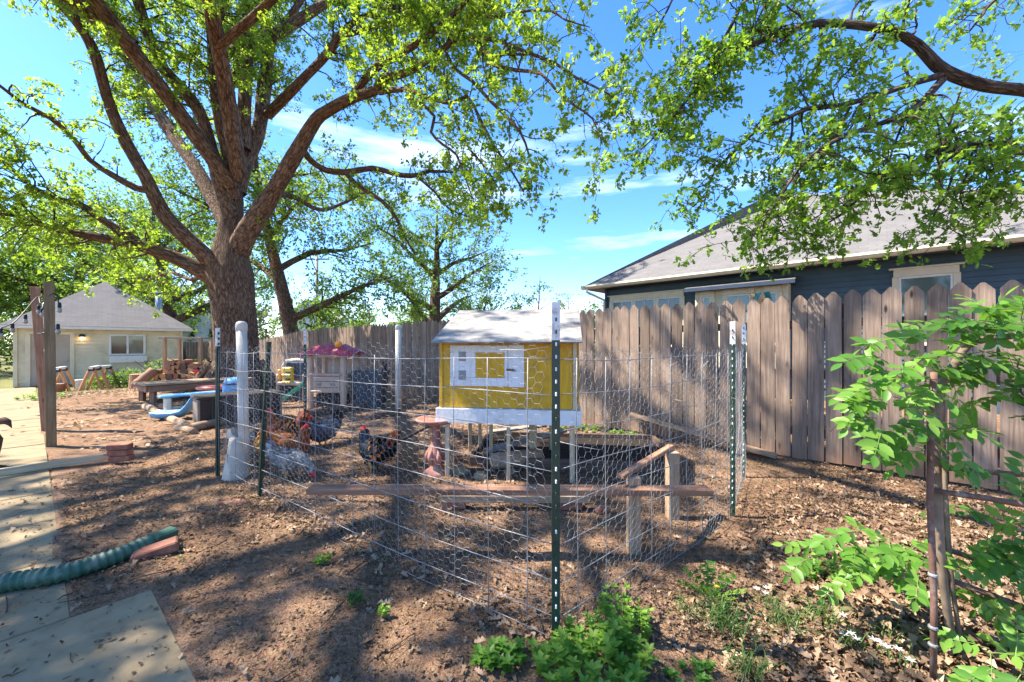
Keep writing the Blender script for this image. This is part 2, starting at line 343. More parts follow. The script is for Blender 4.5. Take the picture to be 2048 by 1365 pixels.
def barkmat(name, dark, mid, light, su=10.0, sv=2.0, bump=1.0):
    m, t, b = nodes_of(name); c = t.nodes.new('ShaderNodeUVMap'); c.uv_map = 'UVMap'
    mp_ = t.nodes.new('ShaderNodeMapping'); mp_.inputs['Scale'].default_value = (su, sv, 1); t.links.new(c.outputs[0], mp_.inputs['Vector'])
    n0 = noise_n(t, mp_.outputs[0], 1.6, 5, 0.6, 1.2)
    vo = t.nodes.new('ShaderNodeTexVoronoi'); vo.feature = 'DISTANCE_TO_EDGE'; vo.inputs['Scale'].default_value = 2.0
    ad = t.nodes.new('ShaderNodeVectorMath'); ad.operation = 'ADD'; t.links.new(mp_.outputs[0], ad.inputs[0]); 
    nn = t.nodes.new('ShaderNodeTexNoise'); nn.inputs['Scale'].default_value = 2.5; nn.inputs['Detail'].default_value = 4; t.links.new(mp_.outputs[0], nn.inputs['Vector']); t.links.new(nn.outputs['Color'], ad.inputs[1]); t.links.new(ad.outputs[0], vo.inputs['Vector'])
    h = t.nodes.new('ShaderNodeMath'); h.operation = 'MULTIPLY_ADD'; h.inputs[1].default_value = 1.6; t.links.new(vo.outputs['Distance'], h.inputs[0]); t.links.new(n0, h.inputs[2])
    cc = ramp(t, h.outputs[0], [(0.38, dark), (0.62, mid), (0.95, light)])
    n3 = noise_n(t, c.outputs[0], 1.3, 3); cc = mix_rgb(t, ramp(t, n3, [(0.4, (0, 0, 0)), (0.7, (0.5, 0.5, 0.5))]), cc, mid)
    t.links.new(cc, b.inputs['Base Color']); b.inputs['Roughness'].default_value = 0.92; b.inputs['Specular IOR Level'].default_value = 0.15
    bump_to(t, b, h.outputs[0], bump, 0.035); MATS[name] = m; return m
M_bark = barkmat('oak_bark', (0.030, 0.018, 0.012), (0.12, 0.072, 0.048), (0.25, 0.175, 0.125))
M_bark2 = barkmat('dark_oak_bark', (0.022, 0.016, 0.013), (0.075, 0.055, 0.043), (0.16, 0.125, 0.10), 9, 1.6)
M_twig = surf('twig_bark', (0.035, 0.026, 0.02), (0.085, 0.062, 0.048), 9, rough=0.9, bump=0.2)
M_oak = leafmat('oak_leaf', [(0.0, (0.095, 0.165, 0.016)), (0.5, (0.165, 0.25, 0.028)), (1.0, (0.25, 0.32, 0.05))], 0.55, 2.0)
M_oak2 = leafmat('oak_leaf_near', [(0.0, (0.075, 0.155, 0.016)), (0.5, (0.13, 0.235, 0.025)), (1.0, (0.21, 0.30, 0.045))], 0.52, 2.0)
M_far = leafmat('far_leaf', [(0.0, (0.07, 0.135, 0.02)), (0.5, (0.12, 0.20, 0.032)), (1.0, (0.19, 0.27, 0.055))], 0.48, 1.8)
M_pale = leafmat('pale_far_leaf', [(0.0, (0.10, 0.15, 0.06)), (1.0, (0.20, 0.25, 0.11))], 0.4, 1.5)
M_vine = leafmat('vine_leaf', [(0.0, (0.05, 0.15, 0.022)), (0.5, (0.11, 0.25, 0.035)), (1.0, (0.21, 0.34, 0.06))], 0.45, 1.7, 0.4)
M_herb = leafmat('herb_leaf', [(0.0, (0.07, 0.19, 0.022)), (0.5, (0.15, 0.29, 0.035)), (1.0, (0.28, 0.40, 0.07))], 0.45, 1.7, 0.45)
M_grass = leafmat('grass_blade', [(0.0, (0.035, 0.09, 0.02)), (1.0, (0.09, 0.18, 0.035))], 0.35, 1.4, 0.5)
M_dead = leafmat('dead_leaf', [(0.0, (0.10, 0.060, 0.036)), (0.45, (0.22, 0.14, 0.085)), (0.8, (0.36, 0.25, 0.16)), (1.0, (0.52, 0.40, 0.28))], 0.12, 1.1, 0.75)
M_catkin = leafmat('catkin_debris', [(0.0, (0.08, 0.048, 0.024)), (0.6, (0.20, 0.125, 0.05)), (1.0, (0.36, 0.24, 0.07))], 0.1, 1.0, 0.8)
M_petal = leafmat('white_petal', [(0.0, (0.65, 0.66, 0.62)), (1.0, (0.82, 0.83, 0.80))], 0.3, 1.0, 0.5)
M_dand = leafmat('yellow_petal', [(0.0, (0.75, 0.48, 0.01)), (1.0, (0.80, 0.56, 0.02))], 0.2, 1.0, 0.5)
# ------------------------------------------------------------------ the ground
def vnoise(x, y, s, seed=0):                          # smooth value noise, vectorised
    x = np.asarray(x) / s + seed * 17.3; y = np.asarray(y) / s + seed * 9.1
    xi = np.floor(x); yi = np.floor(y); fx = x - xi; fy = y - yi
    fx = fx * fx * (3 - 2 * fx); fy = fy * fy * (3 - 2 * fy)
    h = lambda a, b: np.modf(np.abs(np.sin(a * 127.1 + b * 311.7 + seed) * 43758.5453))[0]
    return (h(xi, yi) * (1 - fx) + h(xi + 1, yi) * fx) * (1 - fy) + (h(xi, yi + 1) * (1 - fx) + h(xi + 1, yi + 1) * fx) * fy
EP = Vector((-0.77, 0.64, 0)); CP = Vector((0.64, 0.77, 0)); PC = Vector((-2.09, 1.898, 0))   # walk: along, across, corner of its right edge
def on_path(x, y):
    a = (x - PC.x) * EP.x + (y - PC.y) * EP.y; c = (x - PC.x) * CP.x + (y - PC.y) * CP.y
    return ((c < 0.02) & (c > -1.3) & (a < 22) & (a > -6)) | ((c < 0.31) & (c > -1.3) & (a < 0.02) & (a > -6))
def gz_np(x, y):
    t = np.clip((-0.724 * x + 0.69 * y - 14) / 8, 0, 1); return -0.33 * t * t * (3 - 2 * t)
def ground_h(x, y):
    r = np.hypot(x, y); k = np.clip((r - 60) / 60, 0, 1)
    h = (vnoise(x, y, 1.7, 1) - 0.5) * 0.05 + (vnoise(x, y, 0.45, 2) - 0.5) * 0.028 + (vnoise(x, y, 0.13, 3) - 0.5) * 0.014
    a = (x - PC.x) * EP.x + (y - PC.y) * EP.y; c = (x - PC.x) * CP.x + (y - PC.y) * CP.y        # soil settles flush against the slabs
    de = np.where(a > 0.05, c, np.where(c > 0.287, np.hypot(c - .287, 0), 0)); de = np.where((a > 0) & (c > 0) & (c < .32), np.minimum(c, a), de); f = np.clip(np.abs(de) / .30, 0.10, 1)
    inset = ((c < -0.05) & (c > -1.17) & (a < 21)) | ((c < 0.24) & (c > -1.17) & (a < -.05) & (a > -4.9))
    h = h * f + (1 - f) * .006; h = np.where(inset, -0.05, h); return gz_np(x, y) + h * (1 - k)
NA, NR = 500, 185
ang = np.linspace(0, 2 * PI, NA, endpoint=False); rad = np.concatenate([[0.0], np.geomspace(0.5, 60, NR - 24), np.geomspace(66, 900, 23)])
A_, R_ = np.meshgrid(ang, rad); gx = R_ * np.sin(A_); gy = R_ * np.cos(A_); gzv = ground_h(gx, gy)
V = np.stack([gx, gy, gzv], -1).reshape(-1, 3); i = np.arange(NR - 1)[:, None]; j = np.arange(NA)[None]; j2 = (j + 1) % NA
Q = np.stack([i * NA + j, i * NA + j2, (i + 1) * NA + j2, (i + 1) * NA + j], -1).reshape(-1, 4)
def soilmat():
    m, t, b = nodes_of('yard_soil'); v = coords(t, (1, 1, 1), 'Object', False)
    n1 = noise_n(t, v, 0.55, 5, 0.6); n2 = noise_n(t, v, 3.2, 9, 0.68); n3 = noise_n(t, v, 24, 7, 0.7); n4 = noise_n(t, v, 110, 3, 0.6)
    c = ramp(t, n1, [(0.34, (0.205, 0.108, 0.064)), (0.5, (0.315, 0.178, 0.110)), (0.66, (0.44, 0.275, 0.18))])
    c = mix_rgb(t, ramp(t, n2, [(0.38, (0.75, 0.75, 0.75)), (0.60, (0, 0, 0))]), c, (0.125, 0.078, 0.05))
    c = mix_rgb(t, ramp(t, n3, [(0.42, (0, 0, 0)), (0.68, (0.6, 0.6, 0.6))]), c, (0.40, 0.275, 0.17))
    c = mix_rgb(t, ramp(t, n4, [(0.38, (0.75, 0.75, 0.75)), (0.52, (0, 0, 0))]), c, (0.085, 0.05, 0.03))
    n5 = noise_n(t, v, 0.16, 4, 0.6); n6 = noise_n(t, v, 2.2, 6, 0.7)
    # thin spring grass where the photo has it: towards the shed and beyond the fences
    sp = t.nodes.new('ShaderNodeSeparateXYZ'); t.links.new(v, sp.inputs[0])
    q = t.nodes.new('ShaderNodeMath'); q.operation = 'MULTIPLY_ADD'; q.inputs[1].default_value = -0.724; t.links.new(sp.outputs['X'], q.inputs[0])
    q2 = t.nodes.new('ShaderNodeMath'); q2.operation = 'MULTIPLY'; q2.inputs[1].default_value = 0.69; t.links.new(sp.outputs['Y'], q2.inputs[0]); t.links.new(q2.outputs[0], q.inputs[2])
    q3 = t.nodes.new('ShaderNodeMapRange'); q3.inputs['From Min'].default_value = 15; q3.inputs['From Max'].default_value = 24; q3.inputs['To Max'].default_value = 0.34; t.links.new(q.outputs[0], q3.inputs['Value'])
    q4 = t.nodes.new('ShaderNodeMath'); q4.operation = 'ADD'; t.links.new(q3.outputs[0], q4.inputs[0]); t.links.new(n6, q4.inputs[1])
    c = mix_rgb(t, ramp(t, q4.outputs[0], [(0.66, (0, 0, 0)), (0.8, (0.8, 0.8, 0.8))]), c, (0.13, 0.155, 0.05))
    t.links.new(c, b.inputs['Base Color']); b.inputs['Roughness'].default_value = 0.97; b.inputs['Specular IOR Level'].default_value = 0.1
    h = t.nodes.new('ShaderNodeMath'); h.operation = 'MULTIPLY_ADD'; h.inputs[1].default_value = 0.35; t.links.new(n4, h.inputs[0]); t.links.new(n3, h.inputs[2])
    bump_to(t, b, h.outputs[0], 0.9, 0.03); return m
M_soilg = soilmat()
g = np_obj('ground', V, Q, M_soilg, smooth=True, base=Vector((0, 0, 0))); tag(g, 'brown bare earth yard with thin grass', kind='structure')

# concrete walk: separate slabs
walk = bpy.data.objects.new('path', None); place(walk, None, Matrix.Translation(PC)); tag(walk, 'worn concrete slab walk leading to the shed', kind='structure')
def slab(a0, a1, c0, c1, k):
    m = MB(); z0 = gz(*(PC + EP * (a0 + a1) / 2).xy)
    c = PC + EP * ((a0 + a1) / 2) + CP * ((c0 + c1) / 2)
    rz = math.atan2(EP.y, EP.x)
    m.box((c.x, c.y, z0 + 0.002 - 0.03 + random.uniform(-.004, .004)), (a1 - a0 - 0.012, c1 - c0, 0.075), rotm(random.uniform(-.003, .003), random.uniform(-.003, .003), rz), 0.006)
    m.build('concrete_slab', M_conc, walk)
bounds = [0.0, 0.84, 1.69, 2.55, 3.4, 4.3, 5.2, 6.1, 7, 8, 9, 10, 11, 12, 13, 14, 15, 16, 17, 18, 19, 20, 21]
for k in range(len(bounds) - 1): slab(bounds[k], bounds[k + 1], -1.22, 0.0, k)
for k in range(4): slab(-1.25 * (k + 1), -1.25 * k, -1.22, 0.287, k)
# ------------------------------------------------------------------ tall picket fence
FD = Vector((0.73, -0.684, 0)).normalized(); FN = Vector((-0.684, -0.73, 0)).normalized(); F0 = Vector((1.24, 6.33, 0))
fence = thing('wooden_fence', F0, 'tall weathered cedar picket fence running along the back of the yard', 'fence')
def picket_mesh(k):
    wd = 0.139 + random.uniform(-.003, .002); h = 1.83; sh = 0.072 + random.uniform(-.008, .008); j = random.uniform(-.006, .006)
    out = [(-wd / 2, 0), (wd / 2, 0), (wd / 2 + random.uniform(-.002, .002), 0.9), (wd / 2, h - sh), (0.016 + j, h - .004), (j, h), (-0.016 + j, h - .004), (-wd / 2, h - sh), (-wd / 2 + random.uniform(-.002, .002), 0.8)]
    m = MB(); m.prism(out, 0.017, 'Y')
    me = bpy.data.meshes.new('picket'); me.from_pydata([tuple(v) for v in m.v], [], m.f); me.materials.append(M_fence); me.update(); return me
PK = [picket_mesh(k) for k in range(8)]
n_left, n_right = 205, 34
frz = math.atan2(FD.y, FD.x)
for k in range(-n_left, n_right):
    p = F0 + FD * (k * 0.1505 + random.uniform(-.002, .002)) + FN * random.uniform(-.002, .003)
    z = gz(p.x, p.y) + 0.03 + 0.012 * math.sin(k * 0.35) + random.uniform(-.008, .008)
    o = bpy.data.objects.new('picket', PK[random.randrange(8)])
    place(o, fence, Matrix.Translation((p.x, p.y, z)) @ Matrix.Rotation(frz, 4, 'Z') @ Matrix.Rotation(random.uniform(-.007, .007), 4, 'Y') @ Matrix.Rotation(random.uniform(-.006, .006), 4, 'X'))
for zr in (0.35, 1.0, 1.55):
    a = F0 + FD * (-n_left * .1505) - FN * 0.036; b = F0 + FD * (n_right * .1505) - FN * 0.036
    beam('rail', (a.x, a.y, zr + gz(a.x, a.y)), (b.x, b.y, zr), 0.038, 0.089, M_wooddk, fence)
for k in range(-12, 3):
    p = F0 + FD * (k * 2.44 + 0.6) - FN * 0.105; z = gz(p.x, p.y)
    beam('fence_post', (p.x, p.y, z - 0.05), (p.x, p.y, z + 1.75), 0.089, 0.089, M_wooddk, fence, up=(0, 1, 0))
# fence corner run on the far side of the oak, closing the yard behind the shed
E2 = F0 + FD * (-n_left * .1505)
for_name = thing('wooden_fence', E2, 'far low stretch of grey picket fence behind the oak trunk', 'fence')
d2 = Vector((-0.90, -0.43, 0))
for k in range(60):
    p = E2 + d2 * (k * 0.1505); z = gz(p.x, p.y) + 0.02 + random.uniform(-.01, .01)
    o = bpy.data.objects.new('picket', PK[random.randrange(8)])
    place(o, for_name, Matrix.Translation((p.x, p.y, z)) @ Matrix.Rotation(math.atan2(-d2.y, -d2.x), 4, 'Z'))

# ------------------------------------------------------------------ blue-grey house beyond the fence
HN = Vector((0.684, 0.73, 0)).normalized(); HU = FD
def HP(u, nd, z): q = HN * nd + HU * u; return Vector((q.x, q.y, z))
WN = 11.65; EN = 11.12
house = thing('house', HP(-2, WN, 0), 'dark blue grey lap sided house with grey hip roof behind the picket fence', 'house')
UL, UR = -6.67, 5.0
def siding(name, A, B, z0, z1, out, mat, parent, step=0.115, proud=0.014):
    A = Vector(A); B = Vector(B); out = Vector(out); vs_ = []; fs = []; z = z0
    while z < z1:
        zt = min(z + step, z1); o = len(vs_)
        for q in (A, B): vs_ += [tuple(q + out * proud + Vector((0, 0, z))), tuple(q + Vector((0, 0, zt)) + out * 0.001), tuple(q + Vector((0, 0, z)) + out * 0.0)]
        fs += [(o, o + 3, o + 4, o + 1), (o, o + 2, o + 5, o + 3)]; z = zt
    o_ = MB(); o_.add(vs_, fs); ob = o_.build(name, mat, parent); ob['kind'] = 'stuff'; return ob
m = MB()
dpt = 9.5
c0 = [HP(UL, WN, -0.2), HP(UR, WN, -0.2), HP(UR, WN + dpt, -0.2), HP(UL, WN + dpt, -0.2)]
c1 = [v + Vector((0, 0, 3.38)) for v in c0]
m.add(c0 + c1, [(0, 1, 5, 4), (1, 2, 6, 5), (2, 3, 7, 6), (3, 0, 4, 7)]); m.build('wall', M_tealsd, house)
siding('siding', HP(UL, WN - 0.002, 0), HP(UR, WN - 0.002, 0), 0.3, 3.16, -HN, M_tealsd, house, 0.115, 0.026)
siding('siding', HP(UL - .002, WN, 0), HP(UL - .002, WN + dpt, 0), 0.3, 3.16, -HU, M_tealsd, house)
m = MB(); cpt = HP(UL, WN, 0)
m.box((cpt.x, cpt.y, 1.65), (0.10, 0.10, 3.0), rotm(0, 0, frz)); m.build('corner_board', M_navytr, house)
# roof with uv
def roof_obj(name, polys, mat, parent, edges):
    vs_ = []; fs = []; uv = []
    for poly, e in zip(polys, edges):
        o = len(vs_); n = (poly[1] - poly[0]).cross(poly[2] - poly[0]).normalized(); e = Vector(e).normalized(); up = n.cross(e).normalized()
        vs_ += [tuple(p) for p in poly]; fs.append(tuple(range(o, o + len(poly)))); uv += [(p.dot(e), p.dot(up)) for p in poly]
    base = Vector(vs_[0]); me = bpy.data.meshes.new(name); me.from_pydata([tuple(Vector(v) - base) for v in vs_], [], fs); me.materials.append(mat)
    l = me.uv_layers.new(name='UVMap'); l.data.foreach_set('uv', np.array(uv, np.float32).ravel()); me.update()
    return place(bpy.data.objects.new(name, me), parent, Matrix.Translation(base))
ez = 3.22; ul, ur = UL - 0.5, UR + 0.5; nb = WN + dpt + 0.5
e = [HP(ul, EN, ez), HP(ur, EN, ez), HP(ur, nb, ez), HP(ul, nb, ez)]; ap = HP(-2.75, EN + 4.55, 6.35); ap2 = HP(-2.2, EN + 5.2, 6.35)
roof_obj('roof', [[e[0], e[1], ap2, ap], [e[1], e[2], ap2], [e[2], e[3], ap, ap2], [e[3], e[0], ap]], M_roofr, house, [HU, HN, HU, HN])
m = MB()
for a, b in ((e[0], e[1]), (e[3], e[0])):
    dz = Vector((0, 0, -0.012)); dv = (b - a).normalized(); 
    nrm = -HN if a is e[0] else -HU
    p = [(0.0, 0.0), (0.11, 0.0), (0.12, -0.05), (0.08, -0.11), (0.02, -0.12), (0.0, -0.12)]
    m.rings([[q + dz + nrm * (x - 0.02) + Vector((0, 0, y)) for x, y in p] for q in (a - dv * .1, b + dv * .1)])
m.build('gutter', M_cream, house)
m = MB(); m.add([HP(ul, EN, ez - .13), HP(ur, EN, ez - .13), HP(ur, WN, ez - .12), HP(ul, WN, ez - .12)], [(0, 1, 2, 3)])
m.add([HP(ul, EN, ez - .128), HP(UL, EN, ez - .128), HP(UL, nb, ez - .128), HP(ul, nb, ez - .128)], [(0, 1, 2, 3)]); m.build('soffit', M_navytr, house)
q = HP(UL - 0.06, WN - 0.06, 0); qg = HP(ul + 0.1, EN - .03, ez - .1)
rod('downspout', [qg, qg + Vector((0, 0, -.12)), q + Vector((0, 0, 2.75)), q + Vector((0, 0, 2.5)), q + Vector((0, 0, 0.2))], 0.04, M_cream, house)
def hwin(u0, u1, z0, z1, panes, mull=(1, 0), name='window', glass=M_glass, nd=WN, head=True):
    win = None; tw = 0.10; z_h = z1
    def bx(ua, ub, za, zb, t0, t1):
        mm = MB(); cc = HP((ua + ub) / 2, nd - (t0 + t1) / 2, (za + zb) / 2); mm.box(cc, (ub - ua, t1 - t0, zb - za), rotm(0, 0, frz), 0.004); return mm
    fr = bx(u0 + .02, u1 - .02, z1 - 0.15, z1, 0.02, 0.065).build(name, M_cream, house)
    if head: bx(u0 - .05, u1 + .05, z1 + 0.002, z1 + 0.035, 0.02, 0.10).build('head_trim', M_cream, fr)
    for a in (u0, u1 - tw): bx(a, a + tw, z0, z1 - .152, 0.02, 0.06).build('side_trim', M_cream, fr)
    bx(u0 - .04, u1 + .04, z0 - .07, z0 - .002, 0.02, 0.09).build('sill', M_cream, fr)
    us = np.linspace(u0 + tw, u1 - tw, panes + 1)
    for k in range(panes):
        a, b = us[k] + (0.04 if k else 0), us[k + 1] - (0.04 if k < panes - 1 else 0)
        if k: bx(us[k] - .04, us[k] + .04, z0, z1 - .152, 0.02, 0.055).build('mullion', M_cream, fr)
        for x in (a, b - .04): bx(x, x + .04, z0, z1 - .153, 0.0205, 0.048).build('sash', M_wpaint, fr)
        bx(a + .041, b - .041, z1 - .195, z1 - .153, 0.0205, 0.048).build('sash', M_wpaint, fr)
        bx(a + .04, b - .04, z0, z1 - .195, 0.0, 0.032).build('pane', glass, fr)
        for j in range(mull[0]):
            x = a + (b - a) * (j + 1) / (mull[0] + 1); bx(x - .012, x + .012, z0, z1 - .196, 0.0325, 0.044).build('glazing_bar', M_wpaint, fr)
        for j in range(mull[1]):
            zz = z1 - .195 - (z1 - .2 - z0) * (j + 1) / (mull[1] + 2); bx(a + .041, b - .041, zz - .012, zz + .012, 0.0327, 0.043).build('glazing_bar', M_wpaint, fr)
    return fr
hwin(-6.55, -4.18, 1.3, 2.84, 3, (1, 0), glass=M_glassdk)
hwin(0.08, 1.05, 1.35, 2.86, 1, (0, 0))
# bay: cream box with its own little roof
BN = WN - 0.35
m = MB(); cc = HP(-2.74, (WN + BN) / 2, 1.66); m.box(cc, (2.1, 0.36, 2.2), rotm(0, 0, frz), 0.01); m.build('bay', M_cream, house)
for (u0, u1, mu) in ((-3.68, -3.28, 0), (-3.12, -2.36, 1), (-2.2, -1.8, 0)):
    hwin(u0, u1, 1.35, 2.72, 1, (mu, mu), nd=BN, head=False)
bz = 2.80; B = [HP(-3.98, BN - .32, bz), HP(-1.50, BN - .32, bz), HP(-1.62, WN, bz + .16), HP(-3.86, WN, bz + .16)]
roof_obj('bay_roof', [B], M_roofr, house, [HU])
m = MB(); cc = HP(-2.74, BN - .30, bz - .052); m.box(cc, (2.46, 0.06, 0.09), rotm(0, 0, frz), 0.004); cc = HP(-2.74, BN + .02, bz - .03); m.box(cc, (2.36, .6, .03), rotm(0, 0, frz)); m.build('bay_fascia', M_navytr, house)
# little play structure peak standing in the neighbour's yard
pt = P(1520, 592, 6.1); pst = thing('play_tower', (pt.x, pt.y, 0), 'teal and wood play set peak poking above the picket fence', 'play set')
beam('tower_post', (pt.x - .12, pt.y, 0), (pt.x - .12, pt.y, 1.92), .09, .09, M_cedar, pst, up=(0, 1, 0)); beam('tower_post', (pt.x + .12, pt.y + .1, 0), (pt.x + .12, pt.y + .1, 1.92), .09, .09, M_cedar, pst, up=(0, 1, 0))
beam('ridge_beam', (pt.x - .12, pt.y - .02, 2.0), (pt.x + .55, pt.y + .7, 1.98), .06, .14, M_cedar, pst)
M_teal = surf('teal_paint', (0.02, 0.17, 0.17), (0.035, 0.24, 0.24), 8, rough=0.5, bump=0)
beam('roof_slat', (pt.x - .22, pt.y - .06, 1.8), (pt.x - .06, pt.y - .06, 2.08), .12, .02, M_teal, pst); beam('roof_slat', (pt.x + .06, pt.y - .06, 2.1), (pt.x + .16, pt.y - .06, 1.8), .12, .02, M_teal, pst)

# ------------------------------------------------------------------ cream shed at the end of the walk
SW = Vector((0.69, 0.724, 0)); SD = Vector((-0.724, 0.69, 0)); S0 = Vector((-19.05, 15.3, -0.33))
shed = thing('shed', S0 + SW * 2.45, 'cream lap sided shed with a grey hip roof at the end of the walk', 'shed')
srz = math.atan2(SW.y, SW.x)
def SP(a, b, z): q = S0 + SW * a + SD * b; return Vector((q.x, q.y, z + S0.z))
W_, D_, H_ = 5.0, 5.0, 2.36
m = MB(); c0 = [SP(0, 0, 0), SP(W_, 0, 0), SP(W_, D_, 0), SP(0, D_, 0)]; c1 = [v + Vector((0, 0, H_)) for v in c0]
m.add(c0 + c1, [(0, 1, 5, 4), (1, 2, 6, 5), (2, 3, 7, 6), (3, 0, 4, 7)]); m.build('wall', M_siding, shed)
def sbx(a0, a1, z0, z1, t0, t1, b=0.004):
    mm = MB(); mm.box(SP((a0 + a1) / 2, -(t0 + t1) / 2, (z0 + z1) / 2), (a1 - a0, t1 - t0, z1 - z0), rotm(0, 0, srz), b); return mm
siding('siding', SP(0.0, -.002, 0) - Vector((0, 0, S0.z)), SP(W_, -.002, 0) - Vector((0, 0, S0.z)), S0.z + 0.15, S0.z + H_, -SD, M_siding, shed, 0.15, 0.04)
sbx(-.02, .09, 0, H_, .018, .065).build('corner_board', M_siding, shed); sbx(W_ - .09, W_ + .02, 0, H_, .018, .065).build('corner_board', M_siding, shed)
dr = sbx(.42, 1.42, 0.02, 2.02, .018, .055).build('door', M_door, shed)
for a in (.28, 1.43): sbx(a, a + .13, 0, 2.04, .019, .072).build('door_frame', M_cream, dr)
sbx(.28, 1.56, 2.042, 2.15, .019, .072).build('door_frame', M_cream, dr)
MB().lathe([(.0, 0), (.03, .01), (.03, .04), (.0, .05)], SP(1.34, -.05, 1.0), 10, rotm(PI / 2, 0, srz)).build('door_knob', M_metalp, dr)
wn = sbx(2.55, 3.72, 1.18, 1.24, .019, .075).build('window', M_wpaint, shed)
for a0, a1, z0, z1 in ((2.55, 2.63, 1.242, 2.0), (3.64, 3.72, 1.242, 2.0), (2.55, 3.72, 2.002, 2.09), (3.10, 3.17, 1.242, 2.0)): sbx(a0, a1, z0, z1, .019, .075).build('window_frame', M_wpaint, wn)
sbx(2.63, 3.10, 1.242, 2.0, 0.0, .045).build('pane', M_glassdk, wn); sbx(3.17, 3.64, 1.242, 2.0, 0.0, .047).build('pane', M_glass, wn)
sbx(2.57, 3.76, .86, 1.15, .02, .2).build('window_box', M_wpaint, shed)
MB().lathe([(.02, 0), (.09, .02), (.10, .10), (.05, .14)], SP(1.78, -.13, 1.93), 12).build('lamp_cap', M_black, shed)
MB().lathe([(.0, 0), (.05, .02), (.07, .07), (.05, .11)], SP(1.78, -.13, 1.84), 12).build('lamp_shade', M_lamp, shed, True)
oh = 0.35; ezs = S0.z + H_ + .02
e = [SP(-oh, -oh, H_ + .02), SP(W_ + oh, -oh, H_ + .02), SP(W_ + oh, D_ + oh, H_ + .02), SP(-oh, D_ + oh, H_ + .02)]; ap = SP(W_ / 2, D_ / 2, 4.62)
roof_obj('roof', [[e[0], e[1], ap], [e[1], e[2], ap], [e[2], e[3], ap], [e[3], e[0], ap]], M_roofl, shed, [SW, SD, SW, SD])
m = MB()
for a, b in ((e[0], e[1]), (e[1], e[2]), (e[3], e[0])):
    mid = (a + b) / 2; L_ = (b - a).length; rz = math.atan2((b - a).y, (b - a).x); m.box(mid + Vector((0, 0, -.065)), (L_ + .03, .03, .11), rotm(0, 0, rz))
m.build('fascia', M_wpaint, shed)
m = MB(); m.add([v + Vector((0, 0, -.06)) for v in e], [(0, 1, 2, 3)]); m.build('soffit', M_cream, shed)
fl = SP(W_ - .6, D_ * .55, 0); rod('flue_pipe', [(fl.x, fl.y, 2.0), (fl.x, fl.y, 3.9)], .14, M_metalp, shed, 14)
MB().lathe([(.14, 0), (.20, .02), (.20, .10), (.12, .14)], (fl.x, fl.y, 3.9), 14).build('flue_cap', M_metalp, shed)

# ------------------------------------------------------------------ far houses, pole and wires
def far_house(name, px, py, d, wpx, hpx, rpx, rz, label, wmat, rmat, gable=True):
    b = P(px, py, d); wd = wpx / F * d; h = hpx / F * d; r = rpx / F * d
    t = thing(name, (b.x, b.y, 0), label, 'house'); T = Matrix.Translation((b.x, b.y, 0)) @ Matrix.Rotation(rz, 4, 'Z')
    z0 = b.z + 0; dp = wd * 1.3
    m = MB(T); m.box((0, dp / 2, (z0 + h) / 2), (wd, dp, z0 + h)); 
    if gable: m.add([(-wd / 2, 0, z0 + h), (wd / 2, 0, z0 + h), (0, 0, z0 + h + r), (-wd / 2, dp, z0 + h), (wd / 2, dp, z0 + h), (0, dp, z0 + h + r)], [(0, 1, 2), (3, 5, 4)])
    m.build('wall', wmat, t)
    m = MB(T); ov = wd * .06; s_ = (r / (wd / 2)) * ov
    m.add([(-wd / 2 - ov, -ov, z0 + h - s_ + .02), (0, -ov, z0 + h + r + .02), (0, dp + ov, z0 + h + r + .02), (-wd / 2 - ov, dp + ov, z0 + h - s_ + .02), (wd / 2 + ov, -ov, z0 + h - s_ + .02), (wd / 2 + ov, dp + ov, z0 + h - s_ + .02),
           (-wd / 2 - ov, -ov, z0 + h - s_ + .2), (0, -ov, z0 + h + r + .2), (0, dp + ov, z0 + h + r + .2), (-wd / 2 - ov, dp + ov, z0 + h - s_ + .2), (wd / 2 + ov, -ov, z0 + h - s_ + .2), (wd / 2 + ov, dp + ov, z0 + h - s_ + .2)],
          [(0, 1, 2, 3), (1, 4, 5, 2), (6, 7, 8, 9), (7, 10, 11, 8), (0, 1, 7, 6), (1, 4, 10, 7), (0, 3, 9, 6), (4, 5, 11, 10)])
    m.build('roof', rmat, t)
    for k in (-.2, .2):
        m = MB(T); m.box((k * wd, -.02, z0 + h * .45), (wd * .14, .08, h * .42)); wf = m.build('window', M_wpaint, t)
        m = MB(T); m.box((k * wd, -.05, z0 + h * .45), (wd * .10, .08, h * .34)); m.build('pane', M_glassdk, wf)
    return t
M_froof = surf('far_roof', (0.22, 0.21, 0.205), (0.30, 0.29, 0.28), 3, rough=0.95, bump=0)
far_house('house', 612, 690, 42, 70, 50, 38, 0.25, 'white gabled house far behind the fence beside the utility pole', M_whsd, M_froof)
far_house('house', 688, 690, 46, 62, 22, 34, 0.7, 'small far house with low grey roof right of the utility pole', M_whsd, M_froof)
far_house('house', 405, 690, 44, 90, 52, 34, 0.1, 'white house seen left of the oak trunk beyond the yard', M_whsd, M_froof)
far_house('house', 790, 690, 60, 60, 26, 18, -0.3, 'pale low far house beneath the middle tree', M_whsd, M_froof)
up_ = P(634, 690, 36); up = thing('utility_pole', (up_.x, up_.y, 0), 'grey wooden utility pole standing behind the fence', 'pole')
rod('pole', [(up_.x, up_.y, 0), (up_.x, up_.y, 9.6)], [.17, .12], M_woodg, up, 10); beam('crossarm', (up_.x - 1.1, up_.y, 9.0), (up_.x + 1.1, up_.y, 9.0), .1, .12, M_woodg, up)
for dx in (-1, -.4, .4, 1): MB().lathe([(.03, 0), (.06, .04), (.03, .10), (.05, .14), (.02, .18)], (up_.x + dx, up_.y, 9.06), 8).build('insulator', M_metalp, up)
M_cable = surf('overhead_cable', (0.30, 0.30, 0.30), (0.4, 0.4, 0.4), 5, rough=0.6, bump=0)
